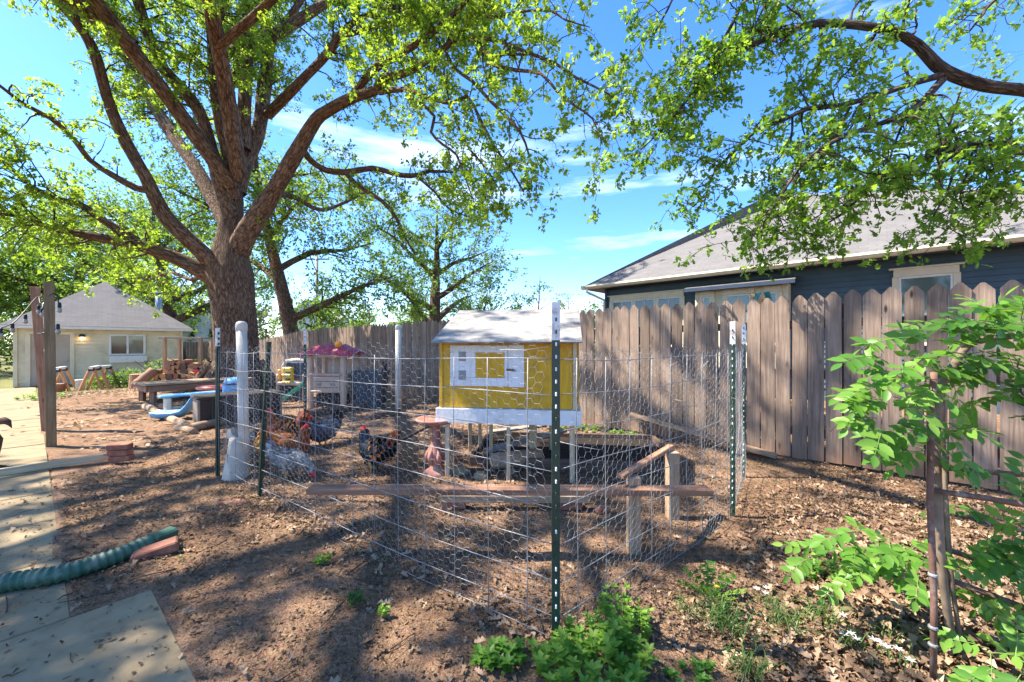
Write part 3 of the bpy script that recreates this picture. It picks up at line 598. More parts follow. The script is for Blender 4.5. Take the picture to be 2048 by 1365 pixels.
def cable(p, q, sag, lab, r=.012):
    pts = [p.lerp(q, t) - Vector((0, 0, sag * 4 * t * (1 - t))) for t in np.linspace(0, 1, 16)]
    tag(MB().tube(pts, r, 5).build('overhead_cable', M_cable), lab, 'cable')
cable(P(634, 545, 36), P(1190, 590, 13.5), .55, 'pale service wire sagging from the pole to the house eave', .010)
# ------------------------------------------------------------------ trees
def unit(a): return a / np.maximum(np.linalg.norm(a, axis=-1, keepdims=True), 1e-9)
def tubes_np(Pth, R, n=4):                           # Pth (N,K,3), R (N,K)
    N, K, _ = Pth.shape; T = np.empty_like(Pth); T[:, 1:-1] = Pth[:, 2:] - Pth[:, :-2]; T[:, 0] = Pth[:, 1] - Pth[:, 0]; T[:, -1] = Pth[:, -1] - Pth[:, -2]; T = unit(T)
    ref = np.where(np.abs(T[..., 2:3]) > .9, np.array([1., 0, 0]), np.array([0, 0, 1.])); U = unit(np.cross(T, ref)); W = np.cross(T, U)
    a = np.arange(n) * 2 * PI / n; V = Pth[:, :, None] + R[:, :, None, None] * (np.cos(a)[None, None, :, None] * U[:, :, None] + np.sin(a)[None, None, :, None] * W[:, :, None])
    k = np.arange(K - 1)[None, :, None]; i = np.arange(n)[None, None]; b = (np.arange(N) * K * n)[:, None, None]; j = (i + 1) % n
    Q = np.stack(np.broadcast_arrays(b + k * n + i, b + k * n + j, b + (k + 1) * n + j, b + (k + 1) * n + i), -1).reshape(-1, 4)
    return V.reshape(-1, 3), Q
OAK = (np.array([(0, 0, 0), (.16, .16, .03), (.11, .30, .01), (.32, .46, .05), (.15, .58, .0), (.26, .80, .03), (0, 1, -.05), (-.26, .80, .03), (-.15, .58, .0), (-.32, .46, .05), (-.11, .30, .01), (-.16, .16, .03)], float),
       np.array([(0, 1, 11), (1, 2, 10), (1, 10, 11), (2, 3, 4), (2, 4, 8), (2, 8, 10), (8, 9, 10), (4, 5, 7), (4, 7, 8), (5, 6, 7)]))
LEAF6 = (np.array([(0, 0, 0), (.25, .25, .03), (.13, .5, 0), (.24, .75, .03), (0, 1, -.06), (-.24, .75, .03), (-.13, .5, 0), (-.25, .25, .03)], float),
         np.array([(0, 1, 7), (1, 2, 6), (1, 6, 7), (2, 3, 5), (2, 5, 6), (3, 4, 5)]))
LEAF3 = (np.array([(0, 0, 0), (.33, .42, .05), (.10, .62, 0), (0, 1, -.04), (-.10, .62, 0), (-.33, .42, .05)], float), np.array([(0, 1, 2), (0, 2, 4), (2, 3, 4), (0, 4, 5)]))
OVAL = (np.array([(0, 0, 0), (.17, .18, .02), (.25, .42, .03), (.20, .68, .02), (0, 1, -.06), (-.20, .68, .02), (-.25, .42, .03), (-.17, .18, .02), (0, .45, -.03)], float),
        np.array([(0, 1, 8), (1, 2, 8), (2, 3, 8), (3, 4, 8), (4, 5, 8), (5, 6, 8), (6, 7, 8), (7, 0, 8)]))
LEAF2 = (np.array([(0, 0, 0), (.32, .45, .06), (0, 1, -.04), (-.32, .45, .06)], float), np.array([(0, 1, 3), (1, 2, 3)]))
LANCE = (np.array([(0, 0, 0), (.14, .30, .02), (.13, .58, .015), (0, 1, -.08), (-.13, .58, .015), (-.14, .30, .02), (0, .45, -.025)], float),
         np.array([(0, 1, 6), (1, 2, 6), (2, 3, 6), (3, 4, 6), (4, 5, 6), (5, 0, 6)]))
def leaves_np(pos, d, nrm, size, tpl):
    d = unit(d); x = unit(np.cross(d, nrm)); z = np.cross(x, d); tv, tf = tpl
    V = pos[:, None] + size[:, None, None] * (tv[None, :, 0:1] * x[:, None] + tv[None, :, 1:2] * d[:, None] + tv[None, :, 2:3] * z[:, None])
    Fc = (tf[None] + (np.arange(len(pos)) * len(tv))[:, None, None]).reshape(-1, tf.shape[1]); return V.reshape(-1, 3), Fc
def limb_mesh(name, pts, mat, parent, n=14, step=0.3, wob=0.075):        # pts: (x,y,z,r)
    C = catmull(pts, step); K = len(C); X = C[:, :3]; r = np.maximum(C[:, 3], .004)
    T = unit(np.gradient(X, axis=0)); up = np.array(Vector(T[0]).orthogonal()); V = []; L_ = np.concatenate([[0], np.cumsum(np.linalg.norm(np.diff(X, axis=0), axis=1))])
    a = np.arange(n) * 2 * PI / n; ph = np.random.rand(3) * 6
    for k in range(K):
        up = up - T[k] * up.dot(T[k]); up = up / np.linalg.norm(up); q = np.cross(T[k], up)
        rr = r[k] * (1 + wob * np.sin(3 * a + ph[0] + L_[k]) + wob * .7 * np.sin(5 * a + ph[1] - L_[k] * 1.7) + wob * .5 * np.sin(2 * a + L_[k] * 3.1 + ph[2]))
        V.append(X[k] + rr[:, None] * (np.cos(a)[:, None] * up + np.sin(a)[:, None] * q))
    V = np.concatenate(V); k = np.arange(K - 1)[:, None]; i = np.arange(n)[None]; j = (i + 1) % n
    Q = np.stack(np.broadcast_arrays(k * n + i, k * n + j, (k + 1) * n + j, (k + 1) * n + i), -1).reshape(-1, 4)
    kk = np.broadcast_to(k, (K - 1, n)); rm = r.mean() * 2 * PI; u0 = np.broadcast_to(i / n, (K - 1, n)) * rm; u1 = u0 + rm / n
    uv = np.stack([np.stack([u0, L_[kk]], -1), np.stack([u1, L_[kk]], -1), np.stack([u1, L_[kk + 1]], -1), np.stack([u0, L_[kk + 1]], -1)], 2).reshape(-1, 2)
    np_obj(name, V, Q, mat, parent, uv=uv, smooth=True); return C
def grow(C, rng, every, len_rng, start=.25, droop=.25, spread=.9, out=None, keep=None):
    """side branches along a limb: list of (K,4) polylines"""
    X = C[:, :3]; L_ = np.concatenate([[0], np.cumsum(np.linalg.norm(np.diff(X, axis=0), axis=1))]); tot = L_[-1]; res = []
    s = tot * start
    while s < tot:
        p = np.array([np.interp(s, L_, X[:, i]) for i in range(3)]); r0 = np.interp(s, L_, C[:, 3]); q = np.array([np.interp(min(s + .2, tot), L_, X[:, i]) for i in range(3)])
        t = unit((q - p) if s < tot - .2 else (X[-1] - X[-3 if len(X) > 2 else 0]))
        rd = rng.normal(size=3); rd -= t * rd.dot(t); rd = unit(rd); d = unit(t * rng.uniform(.2, .9) + rd * spread + np.array([0, 0, .15]))
        ln = rng.uniform(*len_rng); K = 7; pts = [p]; dd = d
        for k in range(K - 1):
            dd = unit(dd + rng.normal(size=3) * .22 + np.array([0, 0, -droop * (k / K)])); pts.append(pts[-1] + dd * ln / (K - 1))
        r1 = min(r0 * .55, .012 + ln * .012); b = np.concatenate([np.array(pts), np.linspace(r1, .004, K)[:, None]], 1)
        if keep is None or keep(b[-1][:3]): res.append(b)
        s += every * rng.uniform(.6, 1.4)
    return res
def twig_leaves(br, rng, tw_every, tw_len, per, lsize, droop=.35, start=.2):
    """short twigs on each branch and leaf clusters on each twig; returns arrays"""
    TP = []; LP = []; LD = []; LR = []
    for b in br:
        X = b[:, :3]; L_ = np.concatenate([[0], np.cumsum(np.linalg.norm(np.diff(X, axis=0), axis=1))]); tot = L_[-1]
        n = max(2, int(tot * (1 - start) / tw_every)); ss = tot * (start + (1 - start) * (np.arange(n) + rng.random(n)) / n); ss[-1] = tot
        p = np.stack([np.interp(ss, L_, X[:, i]) for i in range(3)], -1); t = unit(X[-1] - X[0])
        d = unit(rng.normal(size=(n, 3)) * .8 + t * .6 + np.array([0, 0, .1])); ln = rng.uniform(tw_len[0], tw_len[1], n)[:, None]
        m1 = p + d * ln * .5 + rng.normal(size=(n, 3)) * .02; e = p + d * ln + np.array([0, 0, -droop]) * ln * .5
        TP.append(np.stack([p, m1, e], 1))
        br_r = rng.random()
        for c, k in ((e, per), (m1, per // 2)):
            if k < 1: continue
            pos = np.repeat(c, k, 0) + rng.normal(size=(n * k, 3)) * (tw_len[1] * .15); LP.append(pos)
            LD.append(rng.normal(size=(n * k, 3)) + np.repeat(d, k, 0) * .7 + np.array([0, 0, -.25])); LR.append(np.clip(rng.random(n * k) * .7 + br_r * .3, 0, 1))
    return np.concatenate(TP), np.concatenate(LP), np.concatenate(LD), np.concatenate(LR)
def finish_tree(root, br, tw, lp, ld, lr, lsize, tpl, lmat, rng, tmat=None):
    K = 7; bb = np.array([b for b in br if len(b) == K]); V1, Q1 = tubes_np(bb[:, :, :3], bb[:, :, 3], 4)
    R = np.broadcast_to(np.array([.005, .0035, .002]), tw.shape[:2]); V2, Q2 = tubes_np(tw, R, 3)
    o = np_obj('twigs', np.concatenate([V1, V2]), [Q1, Q2 + len(V1)], tmat or M_twig, root); o['kind'] = 'stuff'
    sz = rng.uniform(lsize[0], lsize[1], len(lp)) * rng.choice([.6, .85, 1.0, 1.1], len(lp)); nr = rng.normal(size=(len(lp), 3)) * .75 + np.array([0, 0, 1.])
    V, Fc = leaves_np(lp, ld, nr, sz, tpl); o = np_obj('crown', V, Fc, lmat, root, rnd=np.repeat(lr, len(tpl[0]))); o['kind'] = 'stuff'
    return o
def PL(lst):                                          # traced limb: (px, py, distance, width px) -> world x,y,z,r
    out = []
    for (px, py, d, wd) in lst: q = P(px, py, d); out.append((q.x, q.y, q.z, wd / 2 / F * d / (1.17 * math.sqrt(1 + ((px - HX) / F) ** 2))))
    return out
rng = np.random.default_rng(11)
# ---- the big oak
oakb = P(472, 772, 11.5); oak = thing('oak_tree', (oakb.x, oakb.y, 0), 'huge spreading oak with thick furrowed trunk and many limbs left of the pen', 'tree')
trunk = PL([(478, 790, 11.5, 175), (475, 768, 11.5, 140), (472, 740, 11.5, 118), (470, 700, 11.5, 106), (468, 640, 11.5, 106), (465, 585, 11.5, 112), (461, 550, 11.5, 114), (460, 515, 11.5, 90), (462, 470, 11.55, 66), (464, 415, 11.6, 56), (468, 365, 11.6, 40), (472, 330, 11.6, 28)])
limb_mesh('trunk', trunk, M_bark, oak, 30, .22, .05)
for a_ in (0.3, 1.4, 2.5, 3.6, 4.6, 5.6):             # buttress roots
    c_, s_ = math.cos(a_), math.sin(a_); x0, y0 = oakb.x, oakb.y
    limb_mesh('root', [(x0 + c_ * .45, y0 + s_ * .45, .75, .26), (x0 + c_ * .75, y0 + s_ * .75, .28, .25), (x0 + c_ * 1.15, y0 + s_ * 1.15, .04, .16), (x0 + c_ * 1.7, y0 + s_ * 1.7, -.06, .07)], M_bark, oak, 12, .2)
limbs = [
 [(440, 560, 11.4, 60), (405, 543, 11.2, 48), (348, 516, 10.8, 40), (274, 490, 10.3, 33), (180, 473, 9.8, 26), (113, 459, 9.4, 18), (50, 437, 9.0, 11), (-40, 420, 8.6, 7)],
 [(290, 494, 10.4, 28), (239, 462, 10.1, 26), (191, 431, 9.8, 23), (157, 407, 9.6, 20), (113, 399, 9.3, 17), (65, 375, 9.0, 14), (34, 348, 8.8, 12), (0, 320, 8.6, 10), (-60, 290, 8.4, 7)],
 [(445, 548, 11.4, 56), (403, 503, 11.0, 47), (355, 459, 10.6, 42), (325, 424, 10.4, 40), (293, 358, 10.1, 37), (275, 327, 10.0, 35), (238, 258, 9.8, 34), (213, 193, 9.6, 32), (193, 117, 9.4, 31), (169, 65, 9.2, 30), (138, 28, 9.0, 28), (100, -15, 8.8, 24), (20, -110, 8.0, 16), (-80, -220, 7.0, 8)],
 [(150, 45, 9.1, 20), (155, 0, 9.1, 18), (160, -80, 9.3, 12), (150, -200, 9.4, 6)],
 [(300, 380, 10.2, 22), (272, 377, 10.0, 20), (220, 348, 9.7, 19), (179, 320, 9.4, 17), (148, 279, 9.2, 17), (103, 238, 8.9, 16), (45, 207, 8.5, 13), (0, 172, 8.2, 11), (-80, 130, 7.8, 7)],
 [(464, 440, 11.5, 50), (445, 385, 11.4, 42), (430, 327, 11.2, 36), (406, 241, 11.0, 33), (379, 196, 10.9, 36), (327, 138, 10.6, 32), (296, 69, 10.3, 30), (275, 0, 10.0, 27), (230, -140, 9.4, 14), (190, -260, 9.0, 6)],
 [(455, 450, 11.8, 42), (420, 390, 12.2, 36), (396, 344, 12.5, 34), (327, 241, 13.2, 33), (275, 155, 13.8, 28), (234, 86, 14.2, 24), (207, 28, 14.6, 20), (180, -40, 15, 15), (150, -130, 15.4, 7)],
 [(468, 400, 11.5, 36), (461, 331, 11.3, 31), (441, 248, 11.0, 28), (427, 165, 10.8, 27), (424, 80, 10.6, 25), (412, 10, 10.5, 16), (400, -80, 10.4, 10), (380, -180, 10.4, 5)],
 [(425, 75, 10.6, 20), (440, 35, 10.6, 17), (452, 0, 10.5, 15), (470, -90, 10.2, 9), (490, -190, 10, 5)],
 [(474, 385, 11.7, 44), (489, 327, 11.9, 38), (517, 262, 12.2, 34), (530, 172, 12.5, 33), (537, 86, 12.8, 27), (520, 10, 13.0, 22), (500, -80, 13.2, 14), (480, -180, 13.4, 6)],
 [(537, 95, 12.8, 22), (565, 55, 12.9, 18), (603, 0, 13.0, 15), (660, -90, 13.2, 9), (700, -160, 13.4, 5)],
 [(474, 310, 11.8, 24), (455, 205, 12.6, 21), (489, 103, 13.2, 19), (513, 34, 13.6, 16), (530, -10, 13.9, 13), (560, -120, 14.3, 6)],
 [(478, 500, 11.5, 62), (499, 458, 11.3, 54), (530, 412, 11.1, 47), (551, 379, 10.9, 42), (599, 293, 10.4, 37), (630, 241, 10.1, 32), (652, 224, 9.9, 29), (703, 196, 9.5, 25), (755, 179, 9.1, 22), (769, 157, 9.0, 21), (813, 146, 8.7, 17), (882, 103, 8.2, 15), (927, 62, 7.9, 13), (962, 17, 7.6, 12), (1000, -40, 7.3, 9), (1060, -120, 6.9, 5)],
 [(535, 230, 12.3, 26), (565, 200, 11.9, 24), (603, 162, 11.4, 22), (645, 120, 10.9, 21), (679, 76, 10.5, 19), (700, 50, 10.2, 15), (745, 26, 9.8, 12), (793, 14, 9.4, 11), (841, 21, 9.0, 9), (896, 22, 8.6, 6)],
 [(690, 70, 10.4, 14), (730, 60, 10.0, 13), (772, 45, 9.6, 12), (813, 31, 9.2, 9), (880, 5, 8.8, 7), (940, -40, 8.4, 4)],
 [(700, 195, 9.5, 16), (725, 165, 9.3, 18), (748, 138, 9.1, 19), (807, 103, 8.7, 17), (862, 69, 8.3, 15), (930, 7, 7.8, 12), (980, -50, 7.4, 8), (1040, -130, 7.0, 4)],
 [(885, 100, 8.2, 10), (910, 82, 8.0, 9), (944, 74, 7.8, 9), (996, 83, 7.4, 8), (1048, 103, 7.0, 8), (1110, 127, 6.6, 7), (1151, 155, 6.4, 6), (1213, 186, 6.1, 4), (1262, 225, 5.9, 2)],
 [(955, 30, 7.6, 8), (985, 35, 7.4, 7), (1040, 24, 7.1, 6), (1100, 22, 6.8, 5), (1130, 40, 6.6, 4), (1180, 55, 6.4, 2)],
 [(975, 127, 7.5, 8), (1030, 141, 7.1, 8), (1082, 148, 6.8, 7), (1116, 186, 6.5, 6), (1151, 213, 6.3, 5), (1185, 238, 6.1, 4), (1205, 290, 6.0, 2)],
 [(940, 72, 7.8, 7), (975, 110, 7.5, 8), (1013, 108, 7.2, 7), (1048, 110, 7.0, 5)],
 [(893, 107, 8.1, 8), (910, 138, 8.0, 8), (944, 162, 7.8, 8), (975, 196, 7.6, 8), (1006, 227, 7.4, 7), (1041, 265, 7.2, 6), (1058, 310, 7.1, 5), (1070, 355, 7.0, 3)],
 [(758, 186, 9.1, 12), (807, 179, 8.7, 11), (858, 196, 8.3, 10), (903, 207, 8.0, 9), (934, 193, 7.8, 7), (958, 234, 7.6, 7), (989, 293, 7.4, 6), (1024, 344, 7.2, 5), (1048, 385, 7.1, 3)],
 [(813, 190, 8.7, 8), (841, 207, 8.5, 8), (869, 234, 8.3, 7), (862, 265, 8.3, 7), (886, 290, 8.1, 6), (913, 310, 8.0, 6), (931, 358, 7.9, 4), (950, 410, 7.8, 2)],
 [(900, 205, 8.0, 6), (915, 250, 7.9, 6), (940, 300, 7.8, 5), (975, 340, 7.7, 4), (1010, 400, 7.6, 2)],
 [(600, 290, 10.4, 20), (620, 320, 10.9, 16), (652, 341, 11.2, 15), (693, 345, 11.4, 14), (745, 337, 11.4, 13), (800, 351, 11.2, 12), (834, 351, 11, 10), (858, 343, 10.8, 8), (910, 345, 10.5, 5)],
 [(690, 345, 11.4, 11), (717, 372, 11.3, 11), (765, 403, 11.2, 10), (793, 437, 11.1, 8), (807, 470, 11.0, 6), (830, 510, 10.9, 3)],
 [(830, 350, 11.0, 7), (870, 385, 10.8, 6), (900, 420, 10.6, 4), (960, 440, 10.4, 2)],
 [(545, 385, 11.0, 18), (590, 395, 12.0, 13), (640, 420, 13.0, 10), (690, 405, 14, 7), (740, 380, 15, 4)],
 [(420, 540, 11.4, 20), (385, 560, 11.8, 12), (340, 545, 12.2, 9), (300, 560, 12.5, 6), (250, 555, 12.8, 4)],
]
world_limbs = [                                       # limbs that reach over the yard towards and above the camera
 [(-7.7, 11.3, 6.0, .22), (-7.0, 9.6, 8.2, .17), (-5.9, 7.2, 9.6, .13), (-4.8, 4.6, 10.2, .10), (-3.8, 2.0, 10.0, .07), (-3.2, 0.0, 9.4, .05), (-3.0, -1.6, 8.8, .02)],
 [(-7.9, 11.3, 5.8, .20), (-8.6, 9.0, 8.0, .16), (-8.4, 6.0, 9.2, .12), (-7.9, 3.2, 9.4, .09), (-7.2, 0.6, 8.8, .07), (-6.8, -1.5, 8.2, .02)],
 [(-8.5, 9.0, 8.0, .18), (-10.5, 7.0, 9.4, .14), (-12, 4.6, 9.8, .09), (-13, 2.2, 9.4, .03)],
 [(-8.3, 7.0, 9.0, .14), (-6.6, 5.0, 8.6, .10), (-5.6, 3.0, 8.0, .07), (-5.0, 1.2, 7.4, .03)],
 [(-4.9, 4.8, 10.2, .11), (-2.6, 4.4, 9.8, .08), (-0.8, 3.8, 9.0, .05), (0.6, 3.0, 8.2, .02)],
 [(-7.85, 11.7, 7.0, .20), (-7.9, 11.9, 10.0, .16), (-7.4, 11.5, 13.0, .16), (-7.0, 11.0, 15.5, .05)],
 [(-7.9, 11.9, 9.5, .2), (-9.8, 13, 12, .14), (-11, 13.5, 14, .05)], [(-7.9, 11.9, 10.0, .18), (-5.6, 12.4, 12, .12), (-4.0, 12.6, 13.5, .04)],
 [(-7.4, 11.6, 12.5, .12), (-6.0, 9.5, 13.2, .09), (-4.8, 7.5, 13.0, .03)],
 [(-6.9, 9.4, 8.3, .10), (-5.0, 8.4, 8.6, .08), (-3.4, 7.0, 8.4, .05), (-2.2, 5.8, 7.8, .02)],
 [(-5.8, 7.0, 9.6, .10), (-3.8, 6.6, 10.6, .08), (-1.6, 5.6, 10.8, .05), (0.4, 4.6, 10.2, .02)],
 [(-8.4, 6.2, 9.2, .10), (-10.4, 4.2, 9.6, .07), (-11.4, 1.6, 9.0, .03)],
 [(-7.9, 3.2, 9.4, .08), (-9.6, 1.4, 9.0, .05), (-10.6, -.8, 8.2, .02)],
 [(-3.8, 2.0, 10.0, .06), (-2.0, 1.2, 9.4, .04), (-.6, .4, 8.6, .02)],
 [(-7.2, .8, 8.8, .06), (-5.6, -.4, 8.6, .04), (-4.4, -1.4, 8.0, .02)],
 [(-8.4, 6.0, 9.0, .08), (-9.0, 4.0, 8.2, .06), (-8.8, 2.2, 7.4, .04), (-8.2, .8, 6.8, .02)],  # from here on, out-of-view limbs added to shade the near left
 [(-7.9, 3.2, 9.2, .07), (-8.8, 1.8, 8.4, .05), (-9.4, .4, 7.6, .02)],
 [(-8.8, 2.6, 7.6, .05), (-7.4, 1.9, 7.2, .04), (-6.4, 1.3, 6.6, .02)],
]
B = []
for k, lm in enumerate(limbs):
    C = limb_mesh('limb', PL(lm), M_bark, oak, 12, .28); B.append((C, lm[-1][2] if k < 16 else 6.0))
for lm in world_limbs:
    C = limb_mesh('limb', lm, M_bark, oak, 10, .35); B.append((C, 5))
br = []
for C, d in B:
    thick = C[0, 3] > .1
    if d == 5: br += grow(C, rng, .30 if C[:, 0].mean() > -6.2 else .17, (.7, 1.8), .25, .30)  # left-hand overhead limbs leafed more densely to deepen the near left shade
    elif d < 8.0: br += grow(C, rng, .36, (.35, 1.0), .45 if thick else .06, .55); br += grow(C[-max(4, len(C) // 3):], rng, .26, (.3, .7), 0, .55)
    else: br += grow(C, rng, .125, (.7, 1.8), .32 if thick else .08, .30); br += grow(C[-max(4, len(C) // 3):], rng, .15, (.5, 1.2), 0, .30)
for b in br[:]:                                       # second order
    if rng.random() < .55: br += grow(b, rng, .35, (.3, .7), .35, .4)
tw, lp, ld, lr = twig_leaves(br, rng, .20, (.14, .30), 15, None)
print('oak leaves', len(lp), 'branches', len(br))
near = lp[:, 1] < 9.2
finish_tree(oak, br, tw[::2], lp, ld, lr, (.07, .135), LEAF3, M_oak, rng)

# ---- the second oak, its trunk out of view on the right, one great limb reaching in
rng = np.random.default_rng(23)
oak2 = thing('oak_tree', (8.6, 3.4, 0), 'dark barked oak limb with fresh green leaves hanging over the blue house roof', 'tree')
limb_mesh('trunk', [(8.6, 3.4, -.1, .52), (8.6, 3.4, .6, .42), (8.55, 3.45, 2.0, .38), (8.4, 3.6, 3.4, .36), (8.2, 3.8, 4.6, .30), (8.0, 4.0, 6.2, .24), (7.6, 4.0, 8.0, .14), (7.2, 4.0, 9.6, .04)], M_bark2, oak2, 20, .3)
limbs2 = [
 [(8.35, 3.7, 4.0, .26)] + PL([(2190, 196, 4.9, 50), (2048, 180, 5.0, 42), (1971, 171, 5.0, 38), (1912, 152, 5.0, 36), (1873, 130, 5.0, 34), (1835, 90, 5.0, 30), (1788, 64, 5.0, 26), (1718, 51, 5.1, 23), (1640, 47, 5.2, 20), (1601, 55, 5.2, 15), (1554, 70, 5.3, 13), (1499, 94, 5.3, 11), (1433, 121, 5.4, 9), (1400, 165, 5.4, 7), (1379, 195, 5.4, 6), (1328, 257, 5.4, 4), (1281, 300, 5.4, 2)]),
 PL([(1700, -150, 5.4, 12), (1560, -70, 5.4, 10), (1492, 0, 5.4, 8), (1457, 62, 5.4, 8), (1418, 129, 5.45, 7), (1359, 218, 5.5, 5), (1310, 272, 5.5, 3)]),
 PL([(1880, 152, 5.0, 24), (1815, 171, 5.0, 18), (1757, 191, 5.05, 16), (1679, 212, 5.1, 14), (1616, 218, 5.1, 13), (1573, 238, 5.15, 11), (1515, 261, 5.2, 9), (1484, 288, 5.2, 8), (1445, 327, 5.2, 7), (1421, 359, 5.2, 5), (1406, 420, 5.2, 3)]),
 PL([(1885, 160, 5.0, 24), (1827, 218, 4.8, 20), (1757, 249, 4.7, 17), (1698, 269, 4.65, 14), (1640, 300, 4.6, 11), (1593, 343, 4.6, 9), (1554, 405, 4.6, 7), (1531, 440, 4.6, 5), (1500, 480, 4.6, 3)]),
 [(8.45, 3.6, 3.2, .2)] + PL([(2200, 335, 4.6, 32), (2048, 302, 4.5, 28), (1990, 291, 4.5, 24), (1944, 290, 4.5, 21), (1873, 308, 4.5, 17), (1815, 331, 4.5, 15), (1764, 358, 4.5, 13), (1718, 397, 4.5, 10), (1679, 432, 4.5, 7), (1640, 455, 4.5, 3)]),
 PL([(1928, 300, 4.5, 9), (1905, 351, 4.45, 7), (1893, 390, 4.45, 6), (1862, 440, 4.4, 5), (1858, 470, 4.4, 2)]), PL([(1947, 300, 4.5, 9), (1932, 351, 4.5, 7), (1920, 397, 4.5, 5), (1935, 430, 4.5, 2)]),
 PL([(1950, 298, 4.5, 7), (1975, 345, 4.5, 5), (1990, 375, 4.5, 3)]), PL([(2025, 300, 4.5, 8), (2010, 360, 4.4, 6), (1985, 420, 4.4, 3)]),
 PL([(1700, 215, 5.05, 7), (1675, 260, 5.0, 6), (1640, 310, 5.0, 4)]), PL([(1815, 225, 4.8, 7), (1785, 300, 4.7, 6), (1770, 360, 4.7, 4)]),
 PL([(1640, 50, 5.2, 8), (1645, 110, 5.2, 6), (1620, 170, 5.2, 4)]), PL([(1750, 70, 5.1, 8), (1720, 115, 5.1, 6), (1670, 170, 5.1, 4)]),
 PL([(1585, 236, 5.15, 6), (1580, 290, 5.1, 5), (1545, 330, 5.1, 3)]), PL([(1595, 340, 4.6, 5), (1605, 400, 4.6, 4), (1605, 480, 4.6, 2)]), PL([(1660, 290, 4.6, 5), (1620, 345, 4.6, 4), (1604, 385, 4.6, 2)]),
 PL([(2100, -60, 5.2, 14), (1990, 0, 5.2, 11), (1965, 30, 5.2, 9), (1940, 62, 5.2, 5)]),
 PL([(1440, 118, 5.4, 6), (1400, 120, 5.4, 5), (1340, 150, 5.4, 2)]), PL([(1370, -60, 5.6, 7), (1335, 20, 5.6, 5), (1300, 80, 5.6, 3)]),
 PL([(1560, -60, 5.3, 6), (1530, 10, 5.3, 5), (1500, 70, 5.3, 3)]),
]
wl2 = [[(8.1, 3.9, 5.4, .2), (7.2, 5.2, 7.4, .14), (5.6, 6.2, 8.6, .08), (4.4, 6.6, 8.8, .02)], [(8.3, 3.7, 4.4, .2), (7.4, 2.2, 6.6, .14), (5.8, .9, 7.6, .09), (4.2, .2, 7.6, .03)], [(8.0, 4, 6.2, .16), (6.4, 3.6, 8.2, .11), (4.6, 3.2, 8.6, .06), (3.2, 3.0, 8.0, .02)],
       [(8.3, 3.7, 4.6, .16), (9.4, 5.4, 6.4, .1), (9.8, 6.8, 7.2, .03)]]
B2 = [limb_mesh('limb', lm if len(lm[0]) == 4 and not isinstance(lm[0], list) else lm, M_bark2, oak2, 10, .16) for lm in limbs2]
B2w = [limb_mesh('limb', lm, M_bark2, oak2, 10, .3) for lm in wl2]
br = []
def keep2(p):                                         # the photo's open gaps: nothing hangs below the limbs in front of the wall
    return p[2] > 1.75
for C in B2:
    st = .5 if C[0, 3] > .15 else .12
    br += grow(C, rng, .14, (.28, .75), st, .40, 1.0, keep=keep2); br += grow(C[-max(3, len(C) // 3):], rng, .12, (.22, .5), 0, .4, keep=keep2)
for C in B2w: br += grow(C, rng, .22, (.5, 1.3), .3, .3)
for b in br[:]:
    if rng.random() < .5: br += grow(b, rng, .22, (.18, .42), .3, .4, keep=keep2)
tw, lp, ld, lr = twig_leaves(br, rng, .15, (.08, .18), 8, None)
print('oak2 leaves', len(lp), 'branches', len(br))
finish_tree(oak2, br, tw, lp, ld, lr, (.055, .10), OAK, M_oak2, rng)

# ---- background trees
BGD = 1.5
def bg_tree(name, base, h, rx, label, seed, lm=M_far, nl=5, trunk_r=.25, leaf=(.12, .22), dens=1.0, lean=0.0, per=7, group=None, crown0=.3, every=.4):
    r_ = np.random.default_rng(seed); b = np.array(base, float); t = thing(name, base, label, 'tree', group)
    st = [(b[0], b[1], b[2] - .1, trunk_r * 1.3), (b[0], b[1], b[2] + h * .1, trunk_r), (b[0] + lean * .3, b[1], b[2] + h * .35, trunk_r * .8), (b[0] + lean * .7, b[1], b[2] + h * .65, trunk_r * .45), (b[0] + lean, b[1], b[2] + h, .02)]
    C = limb_mesh('trunk', st, M_bark, t, 12, .6); br = []; Cs = []
    for k in range(nl):
        f = crown0 + (1 - crown0) * .8 * k / nl + r_.uniform(-.03, .03); a = k * 2.4 + r_.uniform(-.4, .4); i = int(f * (len(C) - 1)); p = C[i, :3]; ln = rx * (1.05 - .55 * (f - crown0) / (1 - crown0)) * r_.uniform(.85, 1.15)
        up = .35 + .5 * f; q = [(*p, C[i, 3] * .6)]
        for s in (.3, .65, 1): q.append((p[0] + math.cos(a) * ln * s, p[1] + math.sin(a) * ln * s, p[2] + ln * up * s * (1.15 - .35 * s) + r_.uniform(-.2, .2), C[i, 3] * .6 * (1.05 - s) + .012))
        Cs.append(limb_mesh('limb', q, M_bark, t, 8, .6))
    dens = dens * BGD if per > 2 else dens
    for c in Cs + [C[len(C) // 2:]]: br += grow(c, r_, every / dens, (rx * .22, rx * .5), .2, .15)
    for b_ in br[:]: br += grow(b_, r_, rx * .16 / dens, (rx * .10, rx * .26), .3, .25)
    tw, lp, ld, lr = twig_leaves(br, r_, .34 / dens, (.2, .5), per, None); finish_tree(t, br, tw[::5], lp, ld, lr, (leaf[0] * 1.12, leaf[1] * 1.12), LEAF3 if base[1] < 25 else LEAF2, lm, r_)
    return t, len(lp)
tot = 0
